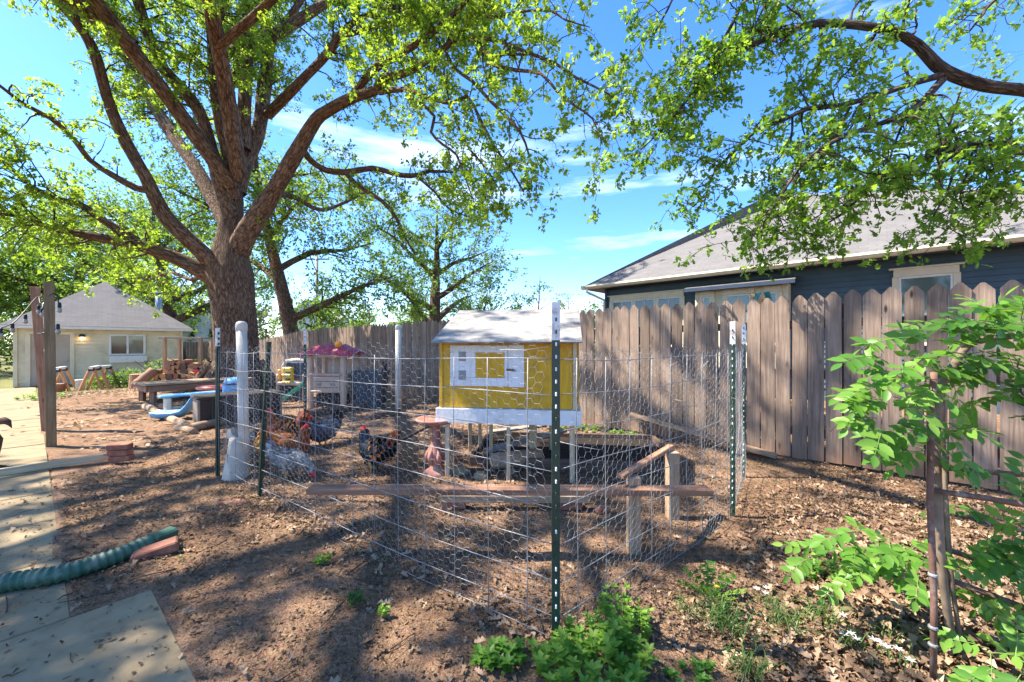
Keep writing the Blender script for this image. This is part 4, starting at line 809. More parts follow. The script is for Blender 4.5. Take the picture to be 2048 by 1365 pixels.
for a in [
 ('maple_tree', (*P(868, 690, 24).xy, 0), 9.6, 4.9, 'round leafy green tree behind the fence above the coop', 31, M_far, 11, .42, (.10, .19), 1.0, .2, 7, None, .20, .42),
 ('oak_tree', (*P(588, 690, 17).xy, 0), 11.0, 4.4, 'leaning oak behind the big trunk at the fence', 32, M_far, 10, .32, (.09, .17), 1.05, -1.9, 8, None, .30, .34),
 ('oak_tree', (*P(352, 690, 24).xy, -.33), 10.5, 5.0, 'spreading oak behind the right end of the shed', 33, M_far, 10, .45, (.11, .20), 1.0, -1.5, 7, None, .3, .42),
 ('oak_tree', (*P(150, 690, 27).xy, -.33), 11.0, 5.6, 'broad green oak behind the shed roof', 34, M_far, 10, .45, (.12, .22), 1.0, .5, 7, None, .25, .45),
 ('oak_tree', (*P(-90, 690, 23).xy, -.33), 8.8, 5.0, 'bushy green tree left of the shed at the photo edge', 35, M_far, 10, .4, (.12, .22), 1.0, .3, 7, None, .15, .42),
 ('elm_tree', (*P(735, 690, 38).xy, 0), 5.0, 2.8, 'small round pale green tree above the fence beside the far roof', 36, M_far, 8, .2, (.14, .24), .95, .2, 6, None, .2, .5),
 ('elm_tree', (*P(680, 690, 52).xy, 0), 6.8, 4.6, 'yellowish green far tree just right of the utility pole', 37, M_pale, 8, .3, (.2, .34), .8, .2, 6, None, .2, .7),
 ('bare_tree', (*P(1072, 690, 40).xy, 0), 8.2, 2.6, 'nearly bare slender tree against the sky right of the coop roof', 38, M_pale, 8, .16, (.09, .15), .6, .4, 1, None, .25, .8),
 ('birch_tree', (*P(1140, 690, 40).xy, 0), 6.4, 2.4, 'light green young tree left of the blue house', 39, M_pale, 8, .15, (.13, .22), .8, -.2, 4, None, .25, .6),
 ('elm_tree', (*P(1180, 690, 26).xy, 0), 3.4, 2.3, 'low bright green tree by the blue house corner', 40, M_far, 9, .15, (.10, .18), 1.1, .2, 8, None, .08, .35),
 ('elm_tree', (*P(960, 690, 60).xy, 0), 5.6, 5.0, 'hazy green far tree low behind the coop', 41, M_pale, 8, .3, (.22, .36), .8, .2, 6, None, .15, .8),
 ('oak_tree', (*HP(1.5, 24.5, 0).xy, 0), 10.5, 4.5, 'green treetop rising behind the blue house roof', 42, M_far, 8, .4, (.14, .24), .8, .2, 6, None, .4, .6),
 ('oak_tree', (*P(60, 690, 38).xy, -.33), 12.5, 6.5, 'tall dense green tree far behind the shed on the left', 45, M_far, 11, .4, (.18, .3), .85, .2, 7, None, .1, .55),
 ('oak_tree', (*P(255, 690, 40).xy, -.33), 12.0, 6.0, 'tall dense tree far behind the middle of the shed roof', 46, M_far, 11, .4, (.18, .3), .85, .2, 7, None, .1, .55),
 ('elm_tree', (*P(640, 690, 31).xy, 0), 6.2, 2.8, 'leafy green tree rising behind the fence right of the leaning oak', 47, M_far, 9, .2, (.12, .22), 1.0, .2, 7, None, .15, .45),
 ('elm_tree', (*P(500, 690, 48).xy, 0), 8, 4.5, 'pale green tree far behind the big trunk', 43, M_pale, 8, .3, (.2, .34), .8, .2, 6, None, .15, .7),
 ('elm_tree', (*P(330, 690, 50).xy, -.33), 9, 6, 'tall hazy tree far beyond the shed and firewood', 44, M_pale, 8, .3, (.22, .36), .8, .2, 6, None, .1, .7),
]:
    t, n = bg_tree(*a); tot += n
print('bg leaves', tot)
# ------------------------------------------------------------------ chicken run: T-posts, welded panels, hex netting
V3 = lambda x, y, z=0.0: Vector((x, y, z))
Pf = V3(0.19, 1.735); Pr = V3(1.66, 3.01); Pb = V3(2.26, 3.90); Pk = V3(0.95, 5.75); Pm = V3(-2.82, 5.45); Pl = V3(-2.88, 3.92); Ps = V3(-2.11, 3.35)
def t_post(p, top, tip, label, face=0.0, lean=(0, 0), studs=True, grp='green steel T-posts of the chicken run'):
    t = thing('fence_post', p, label, 'fence post', grp)
    T = Matrix.Translation(p) @ Matrix.Rotation(face, 4, 'Z') @ Matrix.Rotation(lean[0], 4, 'Y') @ Matrix.Rotation(lean[1], 4, 'X')
    prof = [(-.018, -.003), (.018, -.003), (.018, .003), (.004, .0045), (.0035, .030), (-.0035, .030), (-.004, .0045), (-.018, .003)]
    def seg(z0, z1, nm, mt):
        m = MB(T); m.rings([[Vector((x, y, z)) for x, y in prof] for z in (z0, z1)]); m.build(nm, mt, t)
    seg(-.12, top - tip, 'post', M_tgreen)
    if tip > 0: seg(top - tip + .0005, top, 'painted_tip', M_tip)
    if studs:
        z = .06
        while z < top - .03:
            m = MB(T); m.box((0, -.0065, z), (.007, .010, .017), None, .002); m.build('stud', M_stud if z < top - tip and random.random() < .8 else M_tgreen, t); z += .054
    else:
        z = .06
        while z < top - .03:
            for sx in (-1,): m = MB(T); m.box((sx * .0, -.0075, z), (.016, .012, .026), None, .003); m.build('stud', M_tgreen, t)
            z += .052
    return t
t_post(Pf, 1.485, .165, 'tall dark green T-post with white studs at the near corner of the run', .10)
t_post(Pr, 1.475, .17, 'green T-post with a white painted tip right of the run', -.6)
t_post(Pb, 1.50, .19, 'green T-post with white tip just behind the right hand corner post', -.6)
t_post(Pm, 1.49, .19, 'thin green T-post with pale tip standing in front of the toy playhouse', .2)
t_post(Pl, 1.465, .18, 'green T-post with pale tip at the far left corner of the run', 1.35, studs=False)
t_post(Ps, 1.33, 0, 'leaning dark green T-post without a tip near the left corner of the run', 1.25, lean=(-.02, .10), studs=False)

def hex_net(name, A, B, z0, z1, parent, cell=.05, r=.0007, bulge=.012, seed=0, ragged=.0, dens=1.0, slump=0.0):
    rg = np.random.default_rng(seed); A = np.array(A); B = np.array(B); L_ = np.linalg.norm(B - A); u = (B - A) / L_; nrm = np.array([u[1], -u[0], 0])
    sx = cell * 1.5 / 1.732; e = cell / 1.732          # flat topped hexagons, height = cell
    nu = int(L_ / (sx)) + 1; nv = int((z1 - z0) / cell) + 1; S = []; E = []
    i, j = np.meshgrid(np.arange(nu), np.arange(nv), indexing='ij'); cx = i * sx; cz = z0 + (j + .5 * (i % 2)) * cell
    a = np.arange(6) * PI / 3
    vx = cx[..., None] + e * np.cos(a); vz = cz[..., None] + e * np.sin(a)
    for k0, k1 in ((0, 1), (1, 2), (2, 3)): S.append(np.stack([vx[..., k0], vz[..., k0]], -1).reshape(-1, 2)); E.append(np.stack([vx[..., k1], vz[..., k1]], -1).reshape(-1, 2))
    S = np.concatenate(S); E = np.concatenate(E); ok = (S[:, 0] > 0) & (S[:, 0] < L_) & (E[:, 0] > 0) & (E[:, 0] < L_) & (S[:, 1] < z1 + .02)
    if ragged: ok &= rg.random(len(S)) > ragged
    S = S[ok]; E = E[ok]
    def warp(q):
        x, z = q[:, 0], q[:, 1]; zz = z + .012 * np.sin(x * 5.1 + seed) * (z / z1) + .010 * np.sin(x * 13 + z * 7 + seed) - slump * np.sin(PI * x / L_) * (z / z1) ** 2
        xx = x + .012 * np.sin(z * 6 + x * 2 + seed) + .006 * np.sin(z * 19 + x * 11); off = bulge * np.sin(x * 4 + z * 5 + seed) + bulge * .6 * np.sin(x * 11 - z * 9)
        return A[None] + u[None] * xx[:, None] + nrm[None] * (off[:, None] + .012) + np.stack([0 * zz, 0 * zz, zz], -1)
    Pth = np.stack([warp(S), warp(E)], 1); V, Q = tubes_np(Pth, np.full(Pth.shape[:2], r), 3)
    o = np_obj(name, V, Q, M_hex, parent); o['kind'] = 'stuff'; return o
def panel(A, B, label, zs, du, seed, top=1.235, net=True, r=.0022, net_z1=1.22, net_r=.00075, grp='welded wire panels round the run'):
    A = Vector(A); B = Vector(B); t = thing('wire_panel', (A + B) / 2, label, 'wire panel', grp); L_ = (B - A).length; u = (B - A).normalized(); n = Vector((u.y, -u.x, 0))
    rg = random.Random(seed)
    for z in zs:
        pts = [A + u * (L_ * s) + Vector((0, 0, z + .006 * math.sin(s * 9 + z * 5 + seed) - .012 * math.sin(PI * s))) + n * (.006 * math.sin(s * 7 + seed)) for s in np.linspace(0, 1, 14)]
        rod('horizontal_wire', pts, r, M_wire, t, 6)
    s = du * .55
    while s < L_ - .02:
        j = rg.uniform(-.008, .008); pts = [A + u * (s + j * (z / 1.2)) + n * (-.005 + .004 * math.sin(z * 5 + s)) + Vector((0, 0, z)) for z in np.linspace(zs[-1] - .02, zs[0] + .004, 6)]
        rod('vertical_wire', pts, r, M_wire, t, 6); s += du
    if net: hex_net('hex_netting', A + u * .02, B - u * .02, .02, net_z1, t, seed=seed, r=net_r, ragged=.01)
    return t
ZS = [1.235, 1.077, .916, .752, .592, .430, .267, .110, .015]
pa = panel(Pf + V3(-.02, .01), Ps + V3(.01, -.02), 'long left hand wire panel of the run in front of the hens', ZS, .222, 1, net_z1=1.30)
pb = panel(Ps + V3(-.01, .02), Pl, 'short wire panel at the far left corner beside the white post', ZS, .2, 2, net_z1=1.26, net_r=.0008)
pc = panel(Pf + V3(.025, .02), Pr, 'right hand wire panel running back from the near corner post', ZS, .215, 3, net_z1=1.27)
pd = panel(Pr + V3(.01, .02), Pb, 'narrow end panel between the two right hand posts', ZS, .16, 4, net_z1=1.30, net_r=.0008)
hn = thing('chicken_wire', (Pk + Pb) / 2, 'loose hex netting along the back right of the run before the fence', 'netting', 'hex netting at the back of the run')
hex_net('hex_netting', Pb, Pk, .03, 1.26, hn, .05, .0007, .03, 7, .03)
rod('top_wire', [Pb.lerp(Pk, s) + V3(0, 0, 1.20 + .02 * math.sin(s * 12)) for s in np.linspace(0, 1, 12)], .0022, M_wire, hn, 5)
for k in range(14): rod('strand', [Pb.lerp(Pk, k / 14 + .03) + V3(0, 0, z) for z in np.linspace(.02, 1.22, 5)], .0019, M_wire, hn, 5)
hn2 = thing('chicken_wire', (Pk + Pm) / 2, 'hex netting along the far back of the run behind the coop', 'netting', 'hex netting at the back of the run')
hex_net('hex_netting', Pk, Pm, .03, 1.32, hn2, .052, .0007, .03, 8, .02, slump=.08)
hn3 = thing('chicken_wire', (Pm + Pl) / 2, 'hex netting between the thin back post and the left corner', 'netting', 'hex netting at the back of the run')
hex_net('hex_netting', Pm, Pl, .03, 1.30, hn3, .052, .0007, .03, 9, .02)
# loose cut ends and ties
def strand(pts, label, par): rod('loose_end', [Vector(p) for p in pts], .0014, M_hex, par, 5)
for (a, b) in (((1220, 706), (1195, 684)), ((1262, 722), (1222, 690)), ((1325, 745), (1356, 724)), ((1392, 755), (1417, 722)), ((1350, 800), (1395, 815)), ((1422, 958), (1470, 972)), ((1465, 796), (1505, 817))):
    q0 = P(*a, 2.75); q1 = P(*b, 2.72); strand([q0, (q0 + q1) / 2 + V3(.01, .01, .012), q1], '', pc)
for (a, b) in (((1120, 884), (1200, 900)), ((1055, 1138), (1103, 1165)), ((1000, 700), (1098, 694))):
    q0 = P(*a, 1.85); q1 = P(*b, 1.8); strand([q0, (q0 + q1) / 2 + V3(0, .02, -.008), q1], '', pa)
for (a, b, c) in (((500, 715), (520, 690), (528, 676)), ((555, 716), (562, 688), (580, 700)), ((700, 716), (720, 700), (745, 712))):
    strand([P(*a, 3.3), P(*b, 3.32), P(*c, 3.3)], '', pa)

# white pipe posts
def pipe_post(p, h, r, label, lean=(0, 0), cap=True):
    t = thing('pipe_post', p, label, 'post'); top = p + V3(lean[0], lean[1], h)
    rod('pipe', [p + V3(0, 0, -.05), p.lerp(top, .5), top], r, M_pvc, t, 18)
    MB().lathe([(r * 1.0, 0), (r * 1.09, .005), (r * 1.09, .06), (r * .9, .085), (r * .5, .095), (.005, .097)], top - V3(0, 0, .035), 18).build('cap', M_pvc, t, True)
pw = P(489, 690, 3.92); pipe_post(V3(pw.x, pw.y), 1.47, .047, 'white round capped post wrapped in netting by the left corner', (-.03, 0))
pw2 = P(797, 690, 7.5); pipe_post(V3(pw2.x, pw2.y), 1.62, .056, 'white pipe post in front of the fence right of the dark bin')
# slumped white sack round the foot of the near pipe
sk = V3(pw.x - .05, pw.y - .06)
def ringsack():
    R = []
    for z, r in ((0, .105), (.02, .112), (.10, .098), (.19, .080), (.28, .064), (.36, .054), (.40, .048)):
        R.append([Vector((sk.x + math.cos(a) * r * (1 + .07 * math.sin(3 * a + z * 7) + .035 * math.sin(8 * a)), sk.y + math.sin(a) * r * (1 + .10 * math.sin(4 * a + z * 5)), z + .012 * math.sin(5 * a))) for a in np.linspace(0, 2 * PI, 28, endpoint=False)])
    return R
tag(MB().rings(ringsack()).build('feed_sack', M_sack, smooth=True), 'slumped white sack at the foot of the left pipe post', 'sack')

# ------------------------------------------------------------------ the yellow coop
CR = -math.radians(8); cb = V3(-.01, 3.98); coop = thing('chicken_coop', cb, 'yellow chicken coop on white legs with a grey plywood roof', 'chicken coop', rz=CR)
CT = Matrix.Translation(cb) @ Matrix.Rotation(CR, 4, 'Z')
def cbx(x0, x1, y0, y1, z0, z1, b=.003): m = MB(CT); m.box(((x0 + x1) / 2, (y0 + y1) / 2, (z0 + z1) / 2), (x1 - x0, y1 - y0, z1 - z0), None, b); return m
fy = -.20; by = .78; hw = .665
cbx(-hw, hw, fy, by, .68, .70).build('floor', M_ply, coop)
for nm, x0, x1, y0, y1 in (('front_panel', -hw + .03, hw - .06, fy, fy + .018), ('back_panel', -hw, hw, by - .018, by)):
    cbx(x0, x1, y0, y1, .701, 1.36 if nm[0] == 'f' else 1.56).build(nm, M_yellow, coop)
for x0, x1 in ((-hw, -hw + .018), (hw - .02, hw - .002)):
    m = MB(CT); m.add([(x, y, z) for x in (x0, x1) for y, z in ((fy + .02, .701), (by - .02, .701), (by - .02, 1.56), (.42, 1.58), (fy + .02, 1.36))], [(0, 1, 2, 3, 4), (9, 8, 7, 6, 5), (0, 5, 6, 1), (1, 6, 7, 2), (2, 7, 8, 3), (3, 8, 9, 4), (4, 9, 5, 0)]); m.build('side_panel', M_yellow, coop)
cbx(hw - .058, hw - .022, fy - .012, fy + .022, .70, 1.36).build('corner_post', M_pine, coop); cbx(-hw - .004, -hw + .028, fy - .008, fy + .022, .70, 1.36).build('corner_post', M_yellow, coop)
cbx(-hw - .035, hw + .02, fy - .028, fy - .002, .552, .690).build('skirt_board', M_wpaint, coop)
cbx(-hw - .033, -hw - .008, fy - .0015, by, .555, .688).build('skirt_board', M_wpaint, coop); cbx(hw - .006, hw + .018, fy - .0015, by, .555, .688).build('skirt_board', M_wpaint, coop)
legs = [(-.60, fy + .03, .042), (.0, fy + .03, .036), (.60, fy + .03, .042), (-.60, by - .04, .042), (-.27, .35, .04), (.18, .45, .085), (.60, by - .04, .042), (-.45, .6, .035), (.36, .75, .03)]
for (x, y, s_) in legs:
    q = CT @ Vector((x, y, 0)); beam('leg', (q.x, q.y, -.06), (q.x, q.y, .553), s_, s_, M_pine, coop, up=(0, 1, 0))
# roof sheets
def sheet(pts, th, nm):
    n = (pts[1] - pts[0]).cross(pts[2] - pts[0]).normalized() * th; m = MB(CT); m.add(list(pts) + [p + n for p in pts], [(3, 2, 1, 0), (4, 5, 6, 7), (0, 1, 5, 4), (1, 2, 6, 5), (2, 3, 7, 6), (3, 0, 4, 7)]); m.build(nm, M_ply, coop)
rx = .70; sheet([Vector((-rx, fy - .16, 1.315)), Vector((rx - .015, fy - .16, 1.315)), Vector((rx - .015, .62, 1.69)), Vector((-rx, .62, 1.69))], .014, 'roof_sheet')
sheet([Vector((-rx, .625, 1.69)), Vector((rx - .015, .625, 1.69)), Vector((rx - .015, by + .16, 1.55)), Vector((-rx, by + .16, 1.55))], .014, 'roof_sheet')
# door in white frame
D0 = fy - .012
dw = cbx(-.56, .0, D0 - .004, D0 + .008, .905, .985).build('door', M_wpaint, coop)
for x0, x1, z0, z1 in ((-.56, -.31, .9855, 1.225), (-.031, .0, .9855, 1.225), (-.56, .0, 1.2255, 1.295)): cbx(x0, x1, D0 - .004, D0 + .008, z0, z1).build('door_board', M_wpaint, dw)
cbx(.004, .155, D0 - .006, D0 + .008, .90, 1.30).build('latch_board', M_wpaint, dw)
cbx(-.309, -.032, D0 + .0, D0 + .009, .986, 1.225).build('door_panel', M_yellow, dw)
for z in (1.01, 1.19): cbx(-.475, -.405, D0 - .009, D0 - .0045, z - .045, z + .045).build('hinge', M_wire, dw)
cbx(-.012, .06, D0 - .013, D0 - .0065, 1.05, 1.075).build('latch', M_rust, dw); MB(CT).tube([(.045, D0 - .014, 1.062), (.06, D0 - .03, 1.062), (.075, D0 - .014, 1.055)], .006, 6).build('latch_bolt', M_wire, dw)

# rails, perch and boards inside the run
def board(name, p0, p1, wd, th, mat, label, up=(0, 0, 1), cat='board', grp=None): return tag(beam(name, p0, p1, wd, th, mat, None, up), label, cat, grp)
board('perch_board', (-1.26, 2.49, .40), (1.215, 2.455, .405), .095, .038, M_woodr, 'long perch board poking through the run panels at both sides', cat='board')
a = G(1272, 1110); b = G(1350, 1045)
pst = thing('perch_stand', (a + b) / 2, 'wooden perch stand of two short posts and a sloping bar', 'perch')
beam('post', (a.x, a.y + .05, -.05), (a.x, a.y + .05, .472), .074, .074, M_wood, pst, up=(0, 1, 0)); beam('post', (b.x, b.y + .05, -.05), (b.x, b.y + .05, .505), .08, .08, M_wood, pst, up=(0, 1, 0))
beam('bar', (a.x - .10, a.y - .02, .49), (b.x + .02, b.y + .12, .525), .05, .03, M_woodr, pst)
board('ramp_board', (1.70, 5.72, .31), (2.98, 4.50, .045), .10, .045, M_wood, 'long board slanting down along the foot of the picket fence')
board('ground_board', (-.56, 3.15, .10), (.60, 3.14, .10), .09, .055, M_wood, 'weathered board on edge lying before the coop legs')
for x_, lab in ((-.46, 'left brick propping up the ground board'), (.45, 'right brick propping up the ground board')): tag(MB().box((x_, 3.17, .038), (.19, .09, .066), rotm(0, 0, .1), .006).build('brick', M_brick), lab, 'brick')
tag(MB().box((.70, 3.10, .022), (.12, .07, .055), rotm(.1, .15, .5), .014).build('brick_piece', M_brick), 'broken red brick piece on the dirt below the coop right leg', 'brick')
bed = thing('raised_bed', (.75, 4.75, 0), 'low grey timber bed of soil toned dark as shade under and beside the coop', 'raised bed')
BT = Matrix.Translation((.72, 4.72, 0)) @ Matrix.Rotation(-.12, 4, 'Z')
def bq(x, y, z): return BT @ Vector((x, y, z))
for (x0, y0, x1, y1) in ((-1.1, -.62, 1.05, -.62), (-1.1, .62, 1.05, .62), (-1.1, -.6, -1.1, .6), (1.05, -.6, 1.05, .6)): beam('bed_board', bq(x0, y0, .06), bq(x1, y1, .065), .04, .12, M_wooddk, bed)  # boards drawn in dark timber to carry the shade here
m = MB(BT); m.box((-.02, 0, .03), (2.1, 1.2, .09), None, .02); m.build('soil', M_soil, bed)
for lab, (x0, y0, z0), (x1, y1, z1) in (('grey plank propped on the soil bed under the coop', (-.95, -.45, .14), (-.10, .1, .27)), ('split plank lying across the soil bed corner', (-1.05, .2, .20), (-.35, .58, .23))):
    p0 = bq(x0, y0, z0); p1 = bq(x1, y1, z1); tag(beam('plank', p0, p1, .13, .03, M_woodg), lab, 'plank')
tag(MB().lathe([(.0, 0), (.085, .01), (.09, .3), (.085, .55), (.0, .56)], bq(-.86, -.72, .10), 12, rotm(0, PI / 2, .35)).build('log', M_wood, smooth=True), 'short pale split log lying under the coop', 'log')
for lab, x, y, s_ in (('pale stone by the left coop leg', -.52, 3.98, .09), ('tan stone under the middle of the coop', -.30, 3.85, .075), ('grey stone beside the split log', -.02, 4.0, .06)):
    pts = []; m = MB()
    R = [[Vector((x + math.cos(a) * s_ * r * (1 + .2 * math.sin(2 * a + x * 9)), y + math.sin(a) * s_ * r * .8 * (1 + .15 * math.sin(3 * a + y)), z * s_)) for a in np.linspace(0, 2 * PI, 12, endpoint=False)] for r, z in ((.9, -.1), (1.05, .3), (.9, .75), (.5, 1.05), (.15, 1.12))]
    tag(m.rings(R).build('stone', M_conc, smooth=True), lab, 'stone')
# birdbath
bb = V3(-.755, 3.98); t = thing('birdbath', bb, 'pink terracotta birdbath left of the coop', 'birdbath')
MB().lathe([(.13, 0), (.135, .02), (.11, .05), (.075, .07), (.055, .10), (.07, .14), (.085, .19), (.075, .25), (.055, .31), (.042, .37), (.040, .45), (.055, .49), (.075, .505)], bb, 24).build('pedestal', M_terra, t, True)
MB().lathe([(.06, .505), (.13, .515), (.18, .535), (.20, .555), (.198, .572), (.185, .572), (.16, .555), (.10, .54), (.02, .536)], bb, 28).build('bowl', M_terra, t, True)
m = MB()
for k in range(6):
    a = k * PI / 3; m.tube([bb + V3(math.cos(a) * .075, math.sin(a) * .075, .12), bb + V3(math.cos(a) * .088, math.sin(a) * .088, .20), bb + V3(math.cos(a) * .062, math.sin(a) * .062, .29)], [.012, .028, .006], 8)
m.build('petal_relief', M_terra, t, True)
tag(MB().tube([P(772, 896, 4.45), P(820, 872, 4.5), P(868, 848, 4.55), P(905, 838, 4.75), P(938, 826, 4.8)], [.013, .016, .014, .012, .008], 7).build('branch', M_twig, smooth=True), 'bare crooked branch leaning behind the birdbath', 'branch')
# ------------------------------------------------------------------ near left: pipe, bricks, posts, board, statue
def corrugated():
    ctrl = [(-3.3, 1.64, .052), (-2.95, 1.93, .052), (-2.67, 2.09, .052), (-2.46, 2.18, .052), (-2.34, 2.34, .054), (-2.28, 2.48, .060)]
    C = catmull(ctrl, .004); L_ = np.concatenate([[0], np.cumsum(np.linalg.norm(np.diff(C, axis=0), axis=1))]); n = int(L_[-1] / .0065)
    s = np.linspace(0, L_[-1], n); Pt = np.stack([np.interp(s, L_, C[:, i]) for i in range(3)], -1); ph = (s / .034) % 1.0
    r = .041 + .009 * np.clip(1.35 - np.abs(ph - .5) * 4.2, 0, 1); return Pt, r
Pt, r = corrugated(); gp = thing('drain_pipe', (-2.6, 2.1, 0), 'green corrugated drain pipe lying across the walk', 'drain pipe')
MB().tube([tuple(p) for p in Pt], list(r), 20).build('corrugated_hose', M_pipe, gp, True)
e0 = Vector(Pt[-1]); ed = Vector(Pt[-1] - Pt[-8]).normalized()
MB().tube([e0 - ed * .01, e0 + ed * .05], .046, 20).build('collar', M_pipe, gp, True)
T = frameM(e0 + ed * .04, e0 + ed * .2); m = MB(T)
m.rings([[Vector((x, y * sy, z * sz)) for y, z in ((-1, -.7), (-.7, -1), (.7, -1), (1, -.7), (1, .7), (.7, 1), (-.7, 1), (-1, .7))] for x, sy, sz in ((0, .045, .045), (.03, .047, .040), (.05, .047, .036), (.12, .047, .036))]); m.build('outlet', M_pipe, gp)
bk = G(303, 1122); tag(MB().box((bk.x, bk.y + .03, .045), (.215, .10, .065), rotm(.06, -.16, .62), .008).build('brick', M_brick), 'loose red brick leaning on the green pipe', 'brick')
s_ = G(232, 925); 
for k, lab in enumerate(('lowest brick of the small stack beside the white board', 'middle brick of the small stack beside the white board', 'top brick of the small stack beside the white board')):
    tag(MB().box((s_.x + random.uniform(-.012, .012), s_.y + .05, .034 + k * .064), (.205, .10, .06), rotm(0, 0, .15 + random.uniform(-.12, .12)), .006).build('brick', M_brick), lab, 'brick', 'bricks stacked by the board')
for (px, py, rz, lab) in ((480, 1003, .4, 'broken red brick half in the leaves by the leaning post'), (505, 1006, -.5, 'small red brick shard at the foot of the leaning post')):
    q = G(px, py); tag(MB().box((q.x - .02, q.y - .1, .02), (.16 if px < 500 else .09, .08, .05), rotm(.1, .1, rz), .01).build('brick', M_brick), lab, 'brick')
q0 = Vector((-5.55, 3.38, .04)); q1 = G(222, 920); board('edging_board', q0, (q1.x, q1.y, .045), .045, .07, M_pine, 'long pale painted board lying across the walk')
p = G(103, 893); t = thing('wooden_post', p, 'near of the two square wooden posts by the walk', 'post'); beam('timber', (p.x, p.y, -.1), (p.x - .03, p.y, 2.10), .092, .092, M_post, t, up=(.684, .73, 0))
p2 = G(86, 862); t2 = thing('wooden_post', p2, 'far reddish leaning wooden post carrying the string lights', 'post'); beam('timber', (p2.x + .06, p2.y, -.1), (p2.x - .12, p2.y, 2.17), .10, .10, M_woodr, t2, up=(.684, .73, 0))
# string lights
sl_ = thing('string_lights', p, 'black string lights with clear bulbs hung on the two posts', 'string lights')
sp = [P(-90, 690, 5.0), P(-10, 660, 5.1), P(24, 648, 5.3), P(50, 622, 5.5), P(74, 595, 5.85), P(90, 593, 5.9), P(98, 590, 5.0), P(112, 588, 4.98), P(116, 598, 5.0), P(118, 616, 5.0)]
rod('cable', catmull([tuple(x) for x in sp], .08), .007, M_black, sl_, 6)
rod('cable', [P(78, 595, 5.95), P(80, 606, 5.9), P(84, 607, 5.88), P(90, 598, 5.9)], .006, M_black, sl_, 6)
for k in range(3): rod('cable', [P(76, 667 + k, 5.9), P(86, 668 - k, 5.84), P(96, 666 + k, 5.85)], .008, M_black, sl_, 6)
for (px, py, d) in ((25, 655, 5.3), (51, 637, 5.5), (77, 618, 5.87), (89, 618, 5.87), (84, 624, 5.86), (93, 606, 5.85), (119, 614, 4.98), (116, 657, 4.96), (92, 696, 5.86), (2, 665, 5.1)):
    q = P(px, py, d); so = MB().lathe([(.007, .055), (.016, .048), (.019, .0), (.017, -.01)], q, 10).build('socket', M_black, sl_, True)
    MB().lathe([(.014, -.010), (.021, -.028), (.024, -.05), (.018, -.07), (.005, -.078)], q, 10).build('bulb', M_bulb, so, True)
# rusty bird statue at the photo's left edge
sb = G(-6, 938); t = thing('bird_statue', sb, 'rusty brown metal bird statue at the left edge of the walk', 'statue')
sp_ = [(-.03, 0, .02), (-.035, 0, .12), (-.03, 0, .22), (-.03, 0, .30), (-.06, 0, .36), (-.08, 0, .41), (-.05, 0, .46), (.01, 0, .492), (.07, 0, .505), (.11, 0, .492), (.135, 0, .46), (.155, 0, .428)]
MB(Matrix.Translation(sb)).tube(sp_, [.032, .036, .05, .062, .05, .034, .03, .030, .038, .03, .014, .003], 12).build('body', M_statue, t, True)
m = MB(Matrix.Translation(sb))
for a in (-.7, 0, .7): m.tube([(-.03, 0, .03), (-.03 + .07 * math.cos(a), .07 * math.sin(a), .012), (-.03 + .10 * math.cos(a), .10 * math.sin(a), .004)], [.018, .012, .004], 7)
m.tube([(-.03, 0, .03), (-.10, 0, .006)], [.016, .005], 7); m.build('foot', M_statue, t, True)
MB(Matrix.Translation(sb)).rings([[Vector((-.06 - k * .05, math.cos(a) * r, .30 - k * .03 + math.sin(a) * r * 1.4)) for a in np.linspace(0, 2 * PI, 12, endpoint=False)] for k, r in ((0, .05), (1, .075), (2, .07), (3, .05), (4.2, .012))]).build('wing', M_statue, t, True)

# ------------------------------------------------------------------ log border, storage box, toys, benches
def log(p0, p1, r, label, mat=M_wood):
    L_ = (Vector(p1) - Vector(p0)).length; m = MB(); m.tube([(x, .01 * math.sin(x * 3), .008 * math.sin(x * 5)) for x in np.linspace(0, L_, 8)], [r * (1 + .06 * math.sin(k * 2.1)) for k in range(8)], 14)
    me = bpy.data.meshes.new('log'); me.from_pydata([tuple(v) for v in m.v], [], m.f); me.materials.append(mat); me.polygons.foreach_set('use_smooth', np.array([len(f) == 4 for f in m.f])); me.update()
    return tag(place(bpy.data.objects.new('log', me), None, frameM(p0, p1)), label, 'log')
A = G(290, 818); Bp = G(380, 864); Cc = G(500, 838)
log((A.x, A.y, .05), (Bp.x - .1, Bp.y + .1, .045), .065, 'left border log of the play area leading to the storage box'); log((Bp.x, Bp.y, .05), (Cc.x, Cc.y, .05), .065, 'front border log below the brown storage box')
log((Bp.x - .35, Bp.y + .18, .02), (Bp.x + .15, Bp.y - .12, .02), .05, 'thin half buried log outside the play area corner')
p0 = G(600, 838); p1 = G(745, 815); log((p0.x, p0.y, .05), (p1.x, p1.y, .05), .08, 'dark old log edging the toys behind the hens', M_wooddk)
p0 = G(700, 818); p1 = G(790, 812); log((p0.x, p0.y, .04), (p1.x, p1.y, .04), .05, 'pale thin pole lying before the dark bin')
p0 = G(735, 842); p1 = G(800, 832); log((p0.x, p0.y, .05), (p1.x, p1.y, .05), .07, 'short mossy log on the dirt in front of the fence', M_wooddk)
YD = Vector((.684, .73, 0)); yr = math.atan2(YD.y, YD.x)          # yard crosswise direction
def ybox(T, c, s, b=.01, R=None): m = MB(T); m.box(c, s, R, b); return m
bx = G(392, 857); bx.x += .02; t = thing('storage_box', bx, 'dark brown panelled deck storage box at the corner of the log border', 'storage box', rz=yr)
T = Matrix.Translation(bx) @ Matrix.Rotation(yr, 4, 'Z')
ybox(T, (.60, .28, .23), (1.16, .52, .42), .015).build('body', M_boxside, t)
for k in range(7): ybox(T, (.11 + k * .163, .012, .23), (.152, .018, .39), .006).build('front_slat', M_brownbox, t)
ybox(T, (.60, .28, .458), (1.24, .60, .034), .012).build('lid', M_brownbox, t)
